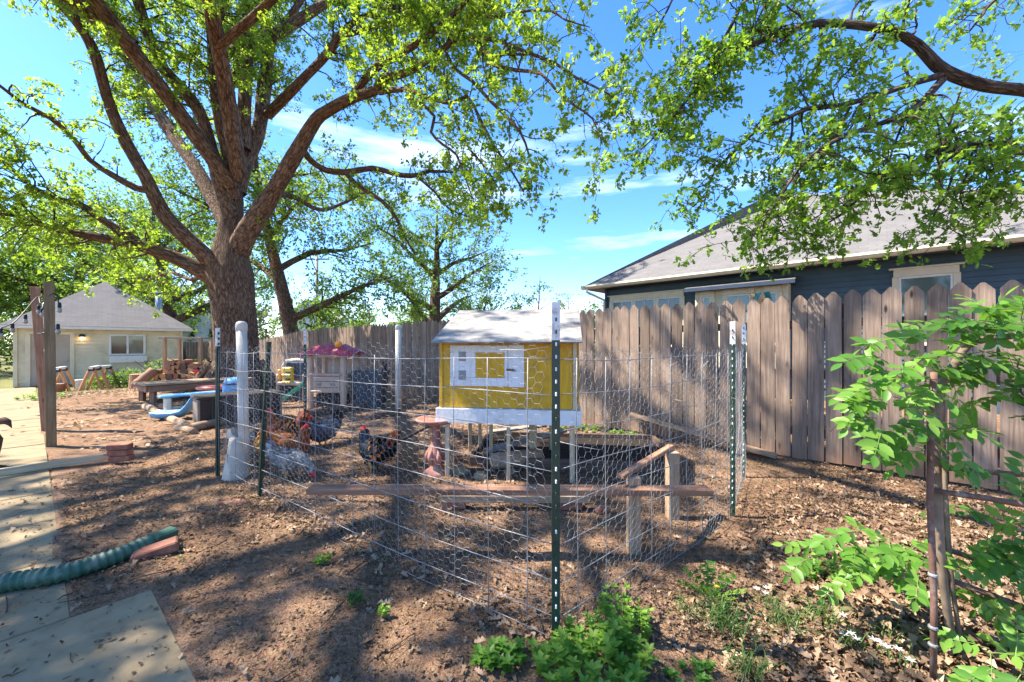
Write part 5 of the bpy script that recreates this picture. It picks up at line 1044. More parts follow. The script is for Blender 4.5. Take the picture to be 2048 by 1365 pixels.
for x in (.02, 1.18): ybox(T, (x, .012, .22), (.035, .028, .42), .006).build('corner_trim', M_boxside, t)
# wide low plank platform
pb0 = G(302, 806); pt_ = thing('plank_platform', pb0, 'low brown plank platform in front of the oak', 'bench', rz=yr + .18)
T = Matrix.Translation(pb0) @ Matrix.Rotation(yr + .18, 4, 'Z')
for k in range(5):
    q0 = T @ Vector((-.12, .02 + k * .19, .40)); q1 = T @ Vector((2.1, .02 + k * .19, .40)); beam('plank', q0, q1, .18, .04, M_wood, pt_)
for y in (-.05, .86): beam('apron', T @ Vector((-.05, y, .30)), T @ Vector((2.05, y, .30)), .045, .13, M_woodr, pt_)
beam('apron', T @ Vector((-.07, -.02, .30)), T @ Vector((-.07, .84, .30)), .045, .13, M_woodr, pt_)
for x in (.05, 1.95):
    for y in (.05, .76): q = T @ Vector((x, y, 0)); beam('leg', (q.x, q.y, -.05), (q.x, q.y, .30), .11, .09, M_woodr, pt_, up=(0, 1, 0))
# child's light blue bench
b0 = G(330, 832); T = Matrix.Translation(b0) @ Matrix.Rotation(yr + .1, 4, 'Z'); t = thing('toy_bench', b0, 'child size bench with light blue top and cream legs', 'toy bench', rz=yr + .1)
ybox(T, (.40, .12, .345), (.95, .26, .05), .02).build('seat', M_toyblue, t)
for x in (.06, .74):
    ybox(T, (x, .12, .19), (.09, .2, .26), .02).build('leg', M_creamp, t); ybox(T, (x, .12, .035), (.12, .42, .07), .02).build('foot', M_creamp, t)
ybox(T, (.4, .12, .11), (.6, .05, .05), .01).build('stretcher', M_creamp, t)
# light blue scoop chair
b1 = G(352, 840); T = Matrix.Translation(b1) @ Matrix.Rotation(yr - .5, 4, 'Z'); t = thing('scoop_chair', b1, 'light blue plastic scoop toy seat left of the storage box', 'toy seat', rz=yr - .5)
MB(T).rings([[Vector((x, y * w_, z + (abs(y) ** 3) * .10)) for y in np.linspace(-1, 1, 9)] + [Vector((x, y * w_ * .92, z + .02 + (abs(y) ** 3) * .10)) for y in np.linspace(1, -1, 9)] for x, z, w_ in ((-.32, .05, .14), (-.2, .03, .19), (0, .03, .20), (.12, .06, .20), (.2, .15, .19), (.25, .25, .16), (.27, .30, .10))]).build('shell', M_toyblue, t, True)
MB(T).lathe([(.05, 0), (.10, .01), (.11, .06), (.06, .12), (.0, .13)], (.02, 0, .04), 14).build('hump', M_toyblue, t, True)
# pink toy table + bluish tub behind the storage box
b2 = G(425, 806); T = Matrix.Translation(b2); t = thing('toy_table', b2, 'pink topped toy table behind the storage box', 'toy table')
MB(T).lathe([(.0, .30), (.27, .30), (.30, .32), (.30, .36), (.27, .375), (.0, .375)], (0, 0, 0), 20).build('top', M_pink, t)
MB(T).lathe([(.10, 0), (.09, .15), (.14, .3)], (0, 0, 0), 14).build('pedestal', M_orange, t, True)
b3 = G(398, 812); MBt = MB().lathe([(.08, 0), (.13, .03), (.15, .12), (.12, .20), (.05, .24), (.0, .245)], b3, 16).build('toy_turtle', M_creamp, smooth=True); tag(MBt, 'rounded pale toy lump between blue bench and pink table', 'toy')
b4 = G(470, 815); t = thing('toy_barrel', b4, 'blue plastic toy barrel seen through the left netting', 'toy')
MB().lathe([(.17, 0), (.21, .1), (.22, .3), (.21, .5), (.17, .6), (.10, .62)], b4, 18).build('drum', M_toyblue, t, True)
for z in (.1, .5): MB().lathe([(.212, z - .02), (.232, z - .01), (.232, z + .01), (.212, z + .02)], b4, 18).build('hoop', M_navy, t, True)
# stump, sawhorses, bucket, firewood and frame, red barrow  (over towards the shed)
def far(px, py, d): q = P(px, py, d); return Vector((q.x, q.y, gz(q.x, q.y)))
def limbtube(path, r, name, mat, par=None, n=12):
    o = MB().tube(path, r, n).build(name, mat, par, True); return o
st = far(275, 768, 14.6); t = thing('tree_stump', st, 'upright cut stump before the shed window', 'stump')
MB().lathe([(.26, -.05), (.24, .1), (.22, .35), (.22, .50), (.20, .505), (.0, .505)], st, 16).build('stump', M_woodr, t, False)
m = MB(); m.lathe([(.0, .506), (.17, .506), (.16, .512), (.0, .513)], st, 16); m.build('cut_face', M_wood, t)
def sawhorse(p, rz, label):
    t = thing('sawhorse', p, label, 'sawhorse', 'sawhorses by the shed', rz=rz); T = Matrix.Translation(p) @ Matrix.Rotation(rz, 4, 'Z')
    beam('top_rail', T @ Vector((-.5, 0, .80)), T @ Vector((.5, 0, .80)), .10, .09, M_wpaint, t)
    for x in (-.4, .4):
        ybox(T, (x, 0, .74), (.12, .16, .10), .01).build('bracket', M_black, t)
        for s in (-1, 1): beam('leg', T @ Vector((x, s * .05, .74)), T @ Vector((x + .05 * (1 if x > 0 else -1), s * .30, -.02)), .085, .045, M_cedar, t, up=(1, 0, 0))
sawhorse(far(190, 770, 14.2), yr + 1.35, 'right hand sawhorse with white top before the shed'); sawhorse(far(208, 764, 15.0), yr + 1.2, 'sawhorse standing just behind the right hand sawhorse'); sawhorse(far(122, 770, 14.0), yr + 1.4, 'left sawhorse partly hidden by the square posts')
wb = far(161, 768, 14.3); t = thing('bucket', wb, 'small pale bucket standing between the sawhorses', 'bucket'); MB().lathe([(.10, 0), (.12, .02), (.13, .33), (.145, .34), (.145, .37), (.13, .375), (.0, .36)], wb, 14).build('pail', M_wpaint, t, True); MB().tube([wb + V3(-.14, 0, .35), wb + V3(-.1, -.02, .25), wb + V3(0, -.04, .2), wb + V3(.1, -.02, .25), wb + V3(.14, 0, .35)], .006, 5).build('handle', M_wire, t)
pot = far(118, 772, 13.6); tag(MB().lathe([(.10, 0), (.15, .02), (.17, .22), (.19, .23), (.19, .28), (.0, .26)], pot, 14).build('flower_pot', M_woodr, smooth=True), 'brown pot on the ground under the left sawhorse', 'pot')
wp = far(362, 762, 13.5); pile = 0
ft = thing('firewood_shelter', wp, 'open four post wooden frame standing over the firewood', 'frame', rz=yr)
T = Matrix.Translation(wp) @ Matrix.Rotation(yr * .4, 4, 'Z')
for x, y in ((-.45, 0), (.55, 0), (-.35, .8), (.65, .8)): beam('post', T @ Vector((x, y, -.05)), T @ Vector((x, y, 1.62)), .09, .09, M_wood, ft, up=(0, 1, 0))
for (a_, b_2) in (((-.6, 0), (.7, 0)), ((-.5, .8), (.8, .8)), ((-.45, -.1), (-.35, .9)), ((.55, -.1), (.65, .9))): beam('top_rail', T @ Vector((*a_, 1.66)), T @ Vector((*b_2, 1.66)), .09, .06 if a_[1] == b_2[1] else .05, M_woodg, ft)
r_ = random.Random(5)
for k in range(44):
    row = k // 8; z = .09 + row * .15; x = -.6 + (k % 8) * .18 + (row % 2) * .06 + r_.uniform(-.03, .03); z += r_.uniform(-.02, .02)
    if row >= 4: x = -.25 + (k % 8) * .13
    q0 = T @ Vector((x, -.28 + r_.uniform(-.06, .06), z)); q1 = T @ Vector((x + r_.uniform(-.06, .06), .25 + r_.uniform(-.05, .1), z + r_.uniform(-.02, .03)))
    n = r_.choice((3, 4, 5, 7)); o = MB().tube([q0, q0.lerp(q1, .5) + V3(0, 0, .01), q1], r_.uniform(.085, .115), n).build('firewood_log', r_.choice((M_woodr, M_woodr, M_cedar, M_wooddk)), None); tag(o, '%s split firewood log from the left in the %s row of the heap' % (('first', 'second', 'third', 'fourth', 'fifth', 'sixth', 'seventh', 'eighth')[k % 8], ('bottom', 'second', 'third', 'fourth', 'fifth', 'topmost')[row]), 'firewood', 'split firewood heaped under the frame')
lg0 = T @ Vector((-.95, -.55, .15)); lg1 = T @ Vector((-.62, -.25, .58)); log(lg0, lg1, .15, 'big round log leaning up against the firewood heap', M_woodr)
rb = far(412, 768, 12.6); t = thing('wheelbarrow', rb, 'red tub of a wheelbarrow beside the oak trunk', 'wheelbarrow')
MB(Matrix.Translation(rb)).rings([[Vector((math.cos(a) * rx_, math.sin(a) * ry_, z)) for a in np.linspace(0, 2 * PI, 20, endpoint=False)] for z, rx_, ry_ in ((.30, .20, .15), (.40, .30, .22), (.54, .36, .27), (.555, .38, .29), (.55, .35, .26), (.42, .28, .20), (.34, .2, .15))]).build('tub', M_red, t, True)
for s in (-1, 1): MB(Matrix.Translation(rb)).tube([(.35, s * .10, .28), (0, s * .16, .28), (-.7, s * .24, .46)], .02, 8).build('handle', M_wood, t); MB(Matrix.Translation(rb)).tube([(-.15, s * .18, .30), (-.22, s * .2, -.01)], .016, 6).build('leg', M_black, t)
MB(Matrix.Translation(rb)).lathe([(.03, -.04), (.14, -.04), (.17, -.02), (.17, .02), (.14, .04), (.03, .04)], (.38, 0, .16), 18, rotm(PI / 2, 0, 0)).build('wheel', M_black, t, True)

# ------------------------------------------------------------------ toys behind the run
h0 = G(668, 815); T = Matrix.Translation(h0) @ Matrix.Rotation(yr - .95, 4, 'Z'); t = thing('toy_playhouse', h0, 'tan plastic toy playhouse with a maroon canopy', 'toy playhouse', rz=yr - .95)
for x in (-.36, .36):
    for y in (-.25, .25): ybox(T, (x, y, .56), (.12, .10, 1.14), .03).build('corner_post', M_tan, t)
ybox(T, (0, -.25, .50), (.60, .07, .34), .02).build('front_panel', M_tan, t); ybox(T, (0, -.255, .36), (.66, .10, .05), .015).build('shelf', M_tan, t); ybox(T, (0, -.26, .70), (.68, .14, .05), .015).build('counter', M_tan, t)
for x in (-.36, .36): ybox(T, (x, 0, .52), (.06, .42, .36), .015).build('side_panel', M_tan, t)
ybox(T, (0, .25, .55), (.6, .05, .9), .015).build('back_panel', M_tan, t); ybox(T, (0, -.25, 1.08), (.62, .06, .08), .015).build('lintel', M_tan, t)
for z in (.44, .56): ybox(T, (0, -.288, z), (.5, .008, .012), .002).build('groove', M_wooddk, t)
for x in (-.15, .15): ybox(T, (x, -.289, .50), (.10, .012, .05), .004).build('drawer_pull', M_boxside, t)
ybox(T, (0, -.02, .18), (.56, .34, .26), .02).build('dark_bin', M_black, t)
MB(T).rings([[Vector((x, y, 1.14 + zz * (1 - (x / .62) ** 2) + .02 * math.sin(x * 30) - .10 * (abs(y) / .42) ** 2)) for y, zz in ((-.42, .08), (-.2, .16), (0, .19), (.2, .16), (.42, .08), (.40, .05), (0, .14), (-.40, .05))] for x in np.linspace(-.56, .56, 25)]).build('canopy', M_maroon, t, True)
MB(T).lathe([(.0, 0), (.05, .01), (.075, .06), (.06, .11), (.0, .13)], (.22, -.2, 1.24), 12).build('finial', M_orange, t, True); MB(T).lathe([(.0, 0), (.05, .02), (.06, .07), (.03, .12)], (.22, -.31, 1.02), 10).build('lantern', M_orange, t, True)
w0 = G(590, 803); T = Matrix.Translation(w0) @ Matrix.Rotation(yr - .95, 4, 'Z'); t = thing('toy_workbench', w0, 'grey and yellow toy workbench left of the playhouse', 'toy workbench', rz=yr - .95)
for x in (-.34, .30): ybox(T, (x, .0, .32), (.09, .3, .64), .03).build('leg', M_tan, t)
ybox(T, (0, 0, .42), (.66, .34, .08), .02).build('worktop', M_tan, t); ybox(T, (0, .12, .66), (.62, .05, .44), .02).build('back_board', M_grey, t); ybox(T, (-.02, -.02, .20), (.54, .28, .30), .02).build('cupboard', M_black, t)
MB(T).tube([(-.36, .1, .55), (-.37, .1, .80), (-.28, .1, .92), (0, .1, .95), (.28, .1, .92), (.36, .1, .80)], .045, 10).build('arch', M_creamp, t, True)
ybox(T, (.02, .06, .86), (.54, .03, .055), .004).build('name_plate', M_navy, t)
yb = ybox(T, (-.10, -.10, .60), (.24, .10, .38), .02).build('drawer_unit', M_toyyel, t)
for z in (.50, .66): ybox(T, (-.06, -.155, z + .02), (.12, .03, .035), .004).build('drawer_opening', M_wooddk, yb); ybox(T, (-.10, -.16, z - .05), (.22, .05, .05), .015).build('drawer_front', M_toyyel, yb)
ybox(T, (-.3, -.12, .62), (.08, .06, .24), .02).build('tool_holder', M_orange, t)
g0 = G(612, 812); g1 = G(578, 832); t = thing('toy_slide', g0, 'small green plastic slide by the toy workbench', 'toy slide')
d_ = Vector((-.75, -.35, 0)).normalized(); sd = Vector((-d_.y, d_.x, 0)); R = []
for s in np.linspace(0, 1, 9):
    c_ = g0 + d_ * (s * .62) + V3(0, 0, .46 * (1 - s) ** 1.2 + .03); R.append([c_ + sd * y + V3(0, 0, z) for y, z in ((-.15, .07), (-.13, .07), (-.12, .01), (.12, .01), (.13, .07), (.15, .07), (.14, -.015), (-.14, -.015))])
MB().rings(R).build('chute', M_toygrn, t)
for s_2 in (-1, 1): MB().tube([g0 + sd * (.12 * s_2) + V3(0, 0, .46), g0 - d_ * .08 + sd * (.13 * s_2)], .03, 8).build('leg', M_toygrn, t)
n0 = G(742, 814); T = Matrix.Translation(n0) @ Matrix.Rotation(.05, 4, 'Z'); t = thing('plastic_bin', n0, 'dark slate plastic bin standing against the fence', 'bin')
MB(T).rings([[Vector((sx * x, sy * y, z)) for sx, sy in ((-1, -.8), (-.85, -1), (.85, -1), (1, -.8), (1, .8), (.85, 1), (-.85, 1), (-1, .8))] for z, x, y in ((0, .25, .22), (.02, .265, .23), (.70, .315, .27), (.70, .335, .29), (.75, .335, .29), (.755, .31, .265), (.3, .26, .23))]).build('body', M_grey, t)
ybox(T, (-.03, .0, .745), (.60, .5, .04), .015).build('lid', M_grey, t)
MB(T).tube([(.26, -.1, .75), (.30, -.1, .84), (.27, -.1, .92), (.31, -.1, .96), (.35, -.1, .90), (.31, -.1, .82), (.36, -.1, .76)], .022, 8).build('rope_handle', M_black, t, True)
# ------------------------------------------------------------------ the hens
def feather(name, stops): return leafmat(name, stops, .06, 1.0, .55)
FM = {'grey': (surf('grey_down', (.10, .105, .11), (.30, .30, .29), 26, rough=.85, bump=.5), feather('grey_feather', [(0, (.05, .05, .05)), (.5, (.20, .195, .185)), (1, (.46, .44, .40))])),
      'orange': (surf('orange_down', (.20, .055, .012), (.42, .14, .03), 22, rough=.85, bump=.5), feather('orange_feather', [(0, (.16, .04, .01)), (.5, (.46, .14, .025)), (1, (.68, .27, .05))])),
      'rust': (surf('rust_down', (.14, .03, .012), (.32, .08, .025), 22, rough=.85, bump=.5), feather('rust_feather', [(0, (.10, .024, .01)), (.5, (.36, .085, .022)), (1, (.56, .18, .04))])),
      'black': (surf('black_down', (.012, .012, .014), (.04, .04, .042), 22, rough=.7, bump=.5), feather('black_feather', [(0, (.008, .008, .010)), (.6, (.03, .03, .035)), (1, (.09, .09, .10))])),
      'slate': (surf('slate_down', (.05, .055, .075), (.14, .15, .18), 22, rough=.8, bump=.5), feather('slate_feather', [(0, (.025, .028, .04)), (.5, (.10, .11, .14)), (1, (.24, .26, .30))])),
      'amber': (surf('amber_down', (.42, .16, .02), (.65, .28, .04), 22, rough=.85, bump=.4), feather('amber_feather', [(0, (.40, .13, .015)), (.5, (.62, .25, .03)), (1, (.80, .40, .08))]))}
def hen(p, heading, s, label, body, neck, tail, pose='stand', comb=1.0, tail_up=.5, seed=0, saddle=None):
    rg = np.random.default_rng(seed); p = Vector((p.x, p.y, .0)); t = thing('hen', p, label, 'hen', 'hens in the run', rz=heading)
    T = Matrix.Translation(p) @ Matrix.Rotation(heading, 4, 'Z') @ Matrix.Scale(s, 4)
    sp = [(-.215, .285, .012, .012), (-.185, .275, .05, .045), (-.14, .25, .08, .075), (-.08, .222, .102, .098), (-.01, .205, .112, .112), (.06, .208, .105, .112), (.11, .235, .085, .092)]
    if pose == 'stand': sp += [(.138, .280, .062, .064), (.150, .325, .045, .046), (.156, .362, .036, .037), (.164, .392, .031, .032), (.180, .412, .026, .025), (.196, .410, .013, .013)]
    else: sp += [(.160, .225, .064, .064), (.205, .190, .047, .048), (.240, .145, .037, .038), (.262, .105, .032, .032), (.280, .075, .027, .026), (.290, .055, .013, .013)]
    n = 16; R = []; K = len(sp); ctr = []
    for k, (x, z, ry, rz_) in enumerate(sp):
        a = Vector((sp[min(k + 1, K - 1)][0] - sp[max(k - 1, 0)][0], 0, sp[min(k + 1, K - 1)][1] - sp[max(k - 1, 0)][1])).normalized(); nn = Vector((-a.z, 0, a.x)); ctr.append((Vector((x, 0, z)), a, nn, ry, rz_))
        R.append([Vector((x, 0, z)) + Vector((0, 1, 0)) * (ry * math.cos(q)) + nn * (rz_ * math.sin(q)) for q in np.linspace(0, 2 * PI, n, endpoint=False)])
    m = MB(T); m.rings(R); nbody = len(m.f); lm = nbody
    for sy in (-1, 1):                                 # thighs, shanks and toes grow out of the body
        y = sy * .05; m.tube([(.0, y, .17), (.012, y, .12), (.0, y, .085), (-.004, y, .012)], [.042, .026, .011, .008], 8)
        for a in (-.5, 0, .5): m.tube([(-.004, y, .014), (.03 * math.cos(a), y + .03 * math.sin(a), .010), (.058 * math.cos(a), y + .058 * math.sin(a), .004)], [.008, .006, .003], 6)
        m.tube([(-.004, y, .014), (-.035, y, .005)], [.007, .003], 6)
    bo = m.build('body', FM[body][0], t, True); bo.data.materials.append(FM[neck][0]); bo.data.materials.append(M_comb); bo.data.materials.append(M_bone)
    mi = []
    for f in range(len(bo.data.polygons)):
        k = f // n
        mi.append(3 if f >= nbody and (f - nbody) % 59 > 8 else (0 if f >= nbody else (2 if k >= K - 3 else (1 if k >= 6 else 0))))
    bo.data.polygons.foreach_set('material_index', mi)
    hx = ctr[-2][0]; fw = ctr[-2][1] if pose == 'stand' else ctr[-2][1]
    fwd = Vector((1, 0, -.12)).normalized() if pose == 'stand' else Vector((.45, 0, -.9)).normalized(); upv = Vector((-fwd.z, 0, fwd.x)) if pose == 'stand' else Vector((.9, 0, .45))
    hd = ctr[-3][0]
    MB(T).tube([hd + fwd * .018, hd + fwd * .04, hd + fwd * .056 - upv * .006], [.012, .008, .001], 8).build('beak', M_bone, t, True)
    m = MB(T); out = []
    prof = [(-.024, .016), (-.030, .036), (-.016, .032), (-.010, .052), (.0, .038), (.008, .050), (.016, .034), (.026, .038), (.028, .018)]
    pts = [hd + fwd * (a * comb) + upv * (b * (.6 + .4 * comb)) for a, b in prof]
    for sy in (-.004, .004): out += [q + Vector((0, sy, 0)) for q in pts]
    L_ = len(pts); m.add(out, [tuple(range(L_)), tuple(range(2 * L_ - 1, L_ - 1, -1))] + [(i, (i + 1) % L_, (i + 1) % L_ + L_, i + L_) for i in range(L_)]); m.build('comb', M_comb, t)
    m = MB(T)
    for sy in (-1, 1): c_ = hd + fwd * .016 - upv * .03 + Vector((0, sy * .012, 0)); m.tube([c_ + upv * .018, c_, c_ - upv * .022 * comb], [.006, .011 * comb, .004], 8)
    m.build('wattle', M_comb, t, True)
    m = MB(T)
    for sy in (-1, 1): c_ = hd + fwd * .012 + upv * .008 + Vector((0, sy * .0275, 0)); m.lathe([(.0, -.003), (.006, -.001), (.006, .002), (.0, .004)], c_, 8, rotm(PI / 2 * -sy, 0, 0))
    m.build('eye', M_black, t)
    for sy in (-1, 1):                                 # folded wings
        R = [[Vector((x, sy * (.088 * wv + math.cos(q) * .020 * wv), z + math.sin(q) * h)) for q in np.linspace(0, 2 * PI, 12, endpoint=False)] for x, z, h, wv in ((.10, .25, .02, .9), (.06, .245, .06, 1.15), (-.02, .235, .072, 1.22), (-.10, .24, .05, 1.05), (-.17, .255, .025, .7), (-.215, .262, .006, .35))]
        MB(T).rings(R).build('wing', FM[body][0], t, True)
    # plumage: overlapping feathers over body, hackle and tail
    def strew(kr, num, mat, size, nm, lift=.25):
        pos = []; d = []; nr = []
        for _ in range(num):
            kf = rg.uniform(*kr); k = int(min(kf, K - 2)); f = kf - k; a = rg.uniform(0, 2 * PI)
            c0 = ctr[k][0].lerp(ctr[k + 1][0], f); ry = ctr[k][3] * (1 - f) + ctr[k + 1][3] * f; rz_ = ctr[k][4] * (1 - f) + ctr[k + 1][4] * f; nn = ctr[k][2]
            o = Vector((0, 1, 0)) * (math.cos(a) * ry) + nn * (math.sin(a) * rz_); q = c0 + o * 1.03; on = o.normalized() if o.length > 0 else nn
            pos.append(T @ q); dd = (-ctr[k][1] + on * lift + Vector(rg.normal(size=3)) * .15); d.append(T.to_3x3() @ dd); nr.append(T.to_3x3() @ (on + Vector(rg.normal(size=3)) * .2))
        pos, d, nr = (np.array([tuple(v) for v in a_]) for a_ in (pos, d, nr)); V, Fc = leaves_np(pos, d, nr, rg.uniform(size[0], size[1], num) * s, LANCE2)
        o = np_obj(nm, V, Fc, mat, t, rnd=np.repeat(rg.random(num), len(LANCE2[0]))); o['kind'] = 'stuff'
    strew((.6, 6.2), 420, FM[body][1], (.045, .075), 'plumage'); strew((6, K - 2.7), 230, FM[neck][1], (.035, .06), 'hackle', .3)
    if saddle: strew((1.2, 4.2), 90, FM[saddle][1], (.06, .09), 'saddle_plumage', .35)
    num = 16; pos = []; d = []; nr = []
    for k in range(num):
        a = rg.uniform(-.5, .5); q = Vector((-.165 + rg.uniform(-.02, .03), a * .07, .272 + rg.uniform(-.01, .03))); dd = Vector((-.75, a * .55, tail_up + rg.uniform(-.15, .45)))
        pos.append(T @ q); d.append(T.to_3x3() @ dd); nr.append(T.to_3x3() @ Vector((.25, (1 if a > 0 else -1) * .9, .3)))
    pos, d, nr = (np.array([tuple(v) for v in a_]) for a_ in (pos, d, nr)); V, Fc = leaves_np(pos, d, nr, rg.uniform(.12, .19, num) * s, LANCE2)
    np_obj('tail', V, Fc, FM[tail][1], t, rnd=np.repeat(rg.random(num), len(LANCE2[0])))['kind'] = 'stuff'
    return t
LANCE2 = (np.array([(0, 0, 0), (.17, .25, .03), (.20, .6, .02), (.10, .9, -.02), (0, 1, -.05), (-.10, .9, -.02), (-.20, .6, .02), (-.17, .25, .03), (0, .5, .06)], float), OVAL[1])
hen(G(505, 935), -.35, 1.0, 'grey hen with an orange head beside the leaning post', 'grey', 'amber', 'grey', seed=1, comb=.7)
hen(G(566, 908), 2.9, 1.2, 'rust red rooster with a tall red comb behind the brown hen', 'rust', 'rust', 'rust', seed=2, comb=1.5, tail_up=.9, saddle='orange')
hen(G(578, 934), .08, 1.05, 'orange brown hen standing side on in the middle of the flock', 'orange', 'rust', 'black', seed=3, comb=.7, tail_up=.15, saddle='rust')
hen(G(580, 962), -.2, .9, 'grey barred hen pecking the dirt nearest the wire', 'grey', 'grey', 'slate', 'peck', seed=4, comb=.6, tail_up=.3)
hen(G(645, 897), -2.0, 1.02, 'slate and black hen with raised tail beside the thin green post', 'slate', 'slate', 'black', seed=5, comb=.6, tail_up=1.2)
hen(G(750, 946), 2.6, 1.05, 'black and rust hen with amber tuft facing left near the birdbath', 'black', 'black', 'rust', seed=6, comb=1.1, tail_up=.9, saddle='orange')
M_chip = leafmat('broken_chips', [(0.0, (0.045, 0.027, 0.016)), (0.5, (0.12, 0.072, 0.042)), (1.0, (0.27, 0.18, 0.105))], 0.05, 1.0, 0.85)
# ------------------------------------------------------------------ wisteria on its rusty frame
rng = np.random.default_rng(77)
fr0 = V3(1.615, 1.545); fr = thing('garden_trellis', fr0, 'rusty pipe trellis at the right with climbing vine', 'trellis')
dpt_ = 1.545
def rt(px, py, d): return P(px, py, d)
rod('upright', [V3(fr0.x + .012, fr0.y, -.05), rt(1868, 1200, 1.545), rt(1860, 1000, 1.545), rt(1862, 840, 1.55), rt(1868, 745, 1.56)], .0105, M_rust, fr, 12)
rod('upright', [rt(1898, 1300, 1.72), rt(1888, 1000, 1.70), rt(1884, 850, 1.70), rt(1882, 740, 1.70)], .010, M_rust, fr, 10)
rod('rail', [rt(1866, 982, 1.56), rt(1960, 995, 1.52), rt(2060, 1012, 1.48), rt(2250, 1040, 1.42)], .0105, M_rust, fr, 10)
rod('rail', [rt(1886, 936, 1.71), rt(1980, 945, 1.68), rt(2250, 965, 1.60)], .0105, M_rust, fr, 10)
rod('rail', [rt(1890, 1098, 1.72), rt(1980, 1128, 1.68), rt(2250, 1190, 1.58)], .011, M_rust, fr, 10)
rod('rail', [rt(1900, 1160, 1.72), rt(2048, 1215, 1.62), rt(2250, 1290, 1.5)], .011, M_rust, fr, 10)
for z in (1150, 1255, 1290): q = rt(1866, z, 1.545); MB().lathe([(.0130, -.006), (.0148, -.003), (.0148, .003), (.0130, .006)], q, 10).build('wire_tie', M_wire, fr)
vn = thing('wisteria_vine', fr0 + V3(.05, .03), 'bright green wisteria with feathery leaves climbing the rusty trellis', 'vine')
M_stem = surf('vine_stem', (.12, .085, .06), (.24, .18, .13), 14, rough=.85, bump=.4)
rod('stem', catmull([tuple(rt(*a)) + () for a in ((1905, 1290, 1.66), (1885, 1150, 1.62), (1876, 1000, 1.6), (1872, 860, 1.6), (1880, 780, 1.62), (1905, 735, 1.65), (1938, 690, 1.68), (1985, 678, 1.7), (2070, 668, 1.75), (2200, 660, 1.8))], .04), .014, M_stem, vn, 9)
rod('stem', catmull([tuple(rt(*a)) for a in ((1925, 1300, 1.72), (1906, 1180, 1.7), (1893, 1020, 1.68), (1888, 900, 1.68))], .05), .008, M_stem, vn, 7)
def compound(p, d, L_, n, lsz, out, stems, droop=.5, nrm=(0, 0, 1)):
    """a feather-like leaf: paired leaflets along a drooping stalk"""
    p = np.array(p, float); d = unit(np.array(d, float)); pts = [p]; dd = d.copy()
    for k in range(6): dd = unit(dd + np.array([0, 0, -droop / 6]) + rng.normal(size=3) * .05); pts.append(pts[-1] + dd * L_ / 6)
    pts = np.array(pts); stems.append(pts); S = np.linspace(.25, 1, n); r = rng.random()
    for i, s in enumerate(S):
        k = min(int(s * 6), 5); f = s * 6 - k; q = pts[k] * (1 - f) + pts[k + 1] * f; t = unit(pts[k + 1] - pts[k]); side = unit(np.cross(t, np.array(nrm) + rng.normal(size=3) * .15)); up_ = np.cross(side, t)
        for sg in ((-1, 1) if i < n - 1 else (0,)):
            ld = t * (.55 if sg else 1) + side * sg * .95 + np.array([0, 0, -.18]) + rng.normal(size=3) * .10; out.append((q, ld, up_ + rng.normal(size=3) * .3, lsz * rng.uniform(.8, 1.15) * (.75 + .35 * math.sin(PI * s * .8)), np.clip(r * .6 + rng.random() * .4, 0, 1)))
def spray(parent, spots, L_, n, lsz, mat, tpl, nm='foliage', srad=.0018):
    out = []; stems = []
    for (p, d, f) in spots: compound(p, d, L_ * f, n, lsz * (.85 + .15 * f), out, stems, nrm=(0, -.45, 1))
    pos = np.array([o[0] for o in out]); d = np.array([o[1] for o in out]); nr = np.array([o[2] for o in out]); sz = np.array([o[3] for o in out]); rn = np.array([o[4] for o in out])
    V, Fc = leaves_np(pos, d, nr, sz, tpl); np_obj(nm, V, Fc, mat, parent, rnd=np.repeat(rn, len(tpl[0])))['kind'] = 'stuff'
    S = np.array(stems); V, Q = tubes_np(S, np.broadcast_to(np.linspace(srad, srad * .4, S.shape[1]), S.shape[:2]), 4); np_obj('leaf_stalks', V, Q, M_grass_s, parent)['kind'] = 'stuff'
M_grass_s = surf('green_stalk', (.10, .16, .04), (.18, .26, .07), 8, rough=.6, bump=0)
def cluster(px, py, d, rx, ry, rd, n, bias=(0, 0, 0)):
    c = rt(px, py, d); res = []
    for _ in range(n):
        o = rng.normal(size=3) * .5; q = np.array([c.x + o[0] * rx / F * d, c.y + o[1] * rd, c.z + o[2] * ry / F * d]); dr = np.array([o[0] * .9 + rng.normal() * .5, -.25 + rng.normal() * .5, .1 + rng.normal() * .35]) + np.array(bias); res.append((q, dr, rng.uniform(.7, 1.2)))
    return res
spots = cluster(1790, 735, 1.62, 75, 45, .10, 15, (-.6, 0, 0)) + cluster(1800, 800, 1.60, 70, 45, .10, 13, (-.5, 0, -.1)) + cluster(1985, 655, 1.66, 95, 26, .14, 30, (0, 0, .1)) + cluster(1895, 740, 1.64, 40, 40, .08, 9) + cluster(2010, 720, 1.66, 40, 30, .10, 8, (.2, 0, -.3)) + cluster(2010, 800, 1.66, 60, 40, .12, 9, (.3, 0, 0)) + cluster(1840, 880, 1.60, 40, 40, .06, 8, (-.2, 0, -.2))
spots += [(np.array(rt(1858, 850, 1.58)), np.array([-.8, -.05, -.15]), 1.2), (np.array(rt(1850, 900, 1.57)), np.array([-.5, -.1, -.05]), 1.0), (np.array(rt(1862, 905, 1.57)), np.array([.4, -.2, -.3]), .9)]
spray(vn, spots, .17, 5, .058, M_vine, OVAL)
spots = cluster(1740, 1110, 1.85, 85, 45, .14, 20, (-.5, 0, .1)) + cluster(1800, 1085, 1.86, 50, 35, .08, 8) + cluster(1975, 1090, 1.70, 70, 45, .10, 17, (.3, 0, 0)) + cluster(1965, 1190, 1.64, 55, 55, .08, 13, (.1, 0, -.2)) + cluster(2020, 1330, 1.42, 60, 40, .08, 12, (.1, 0, 0)) + cluster(2030, 1020, 1.6, 40, 40, .1, 8)
spray(vn, spots, .19, 6, .052, M_vine, OVAL, 'low_foliage')
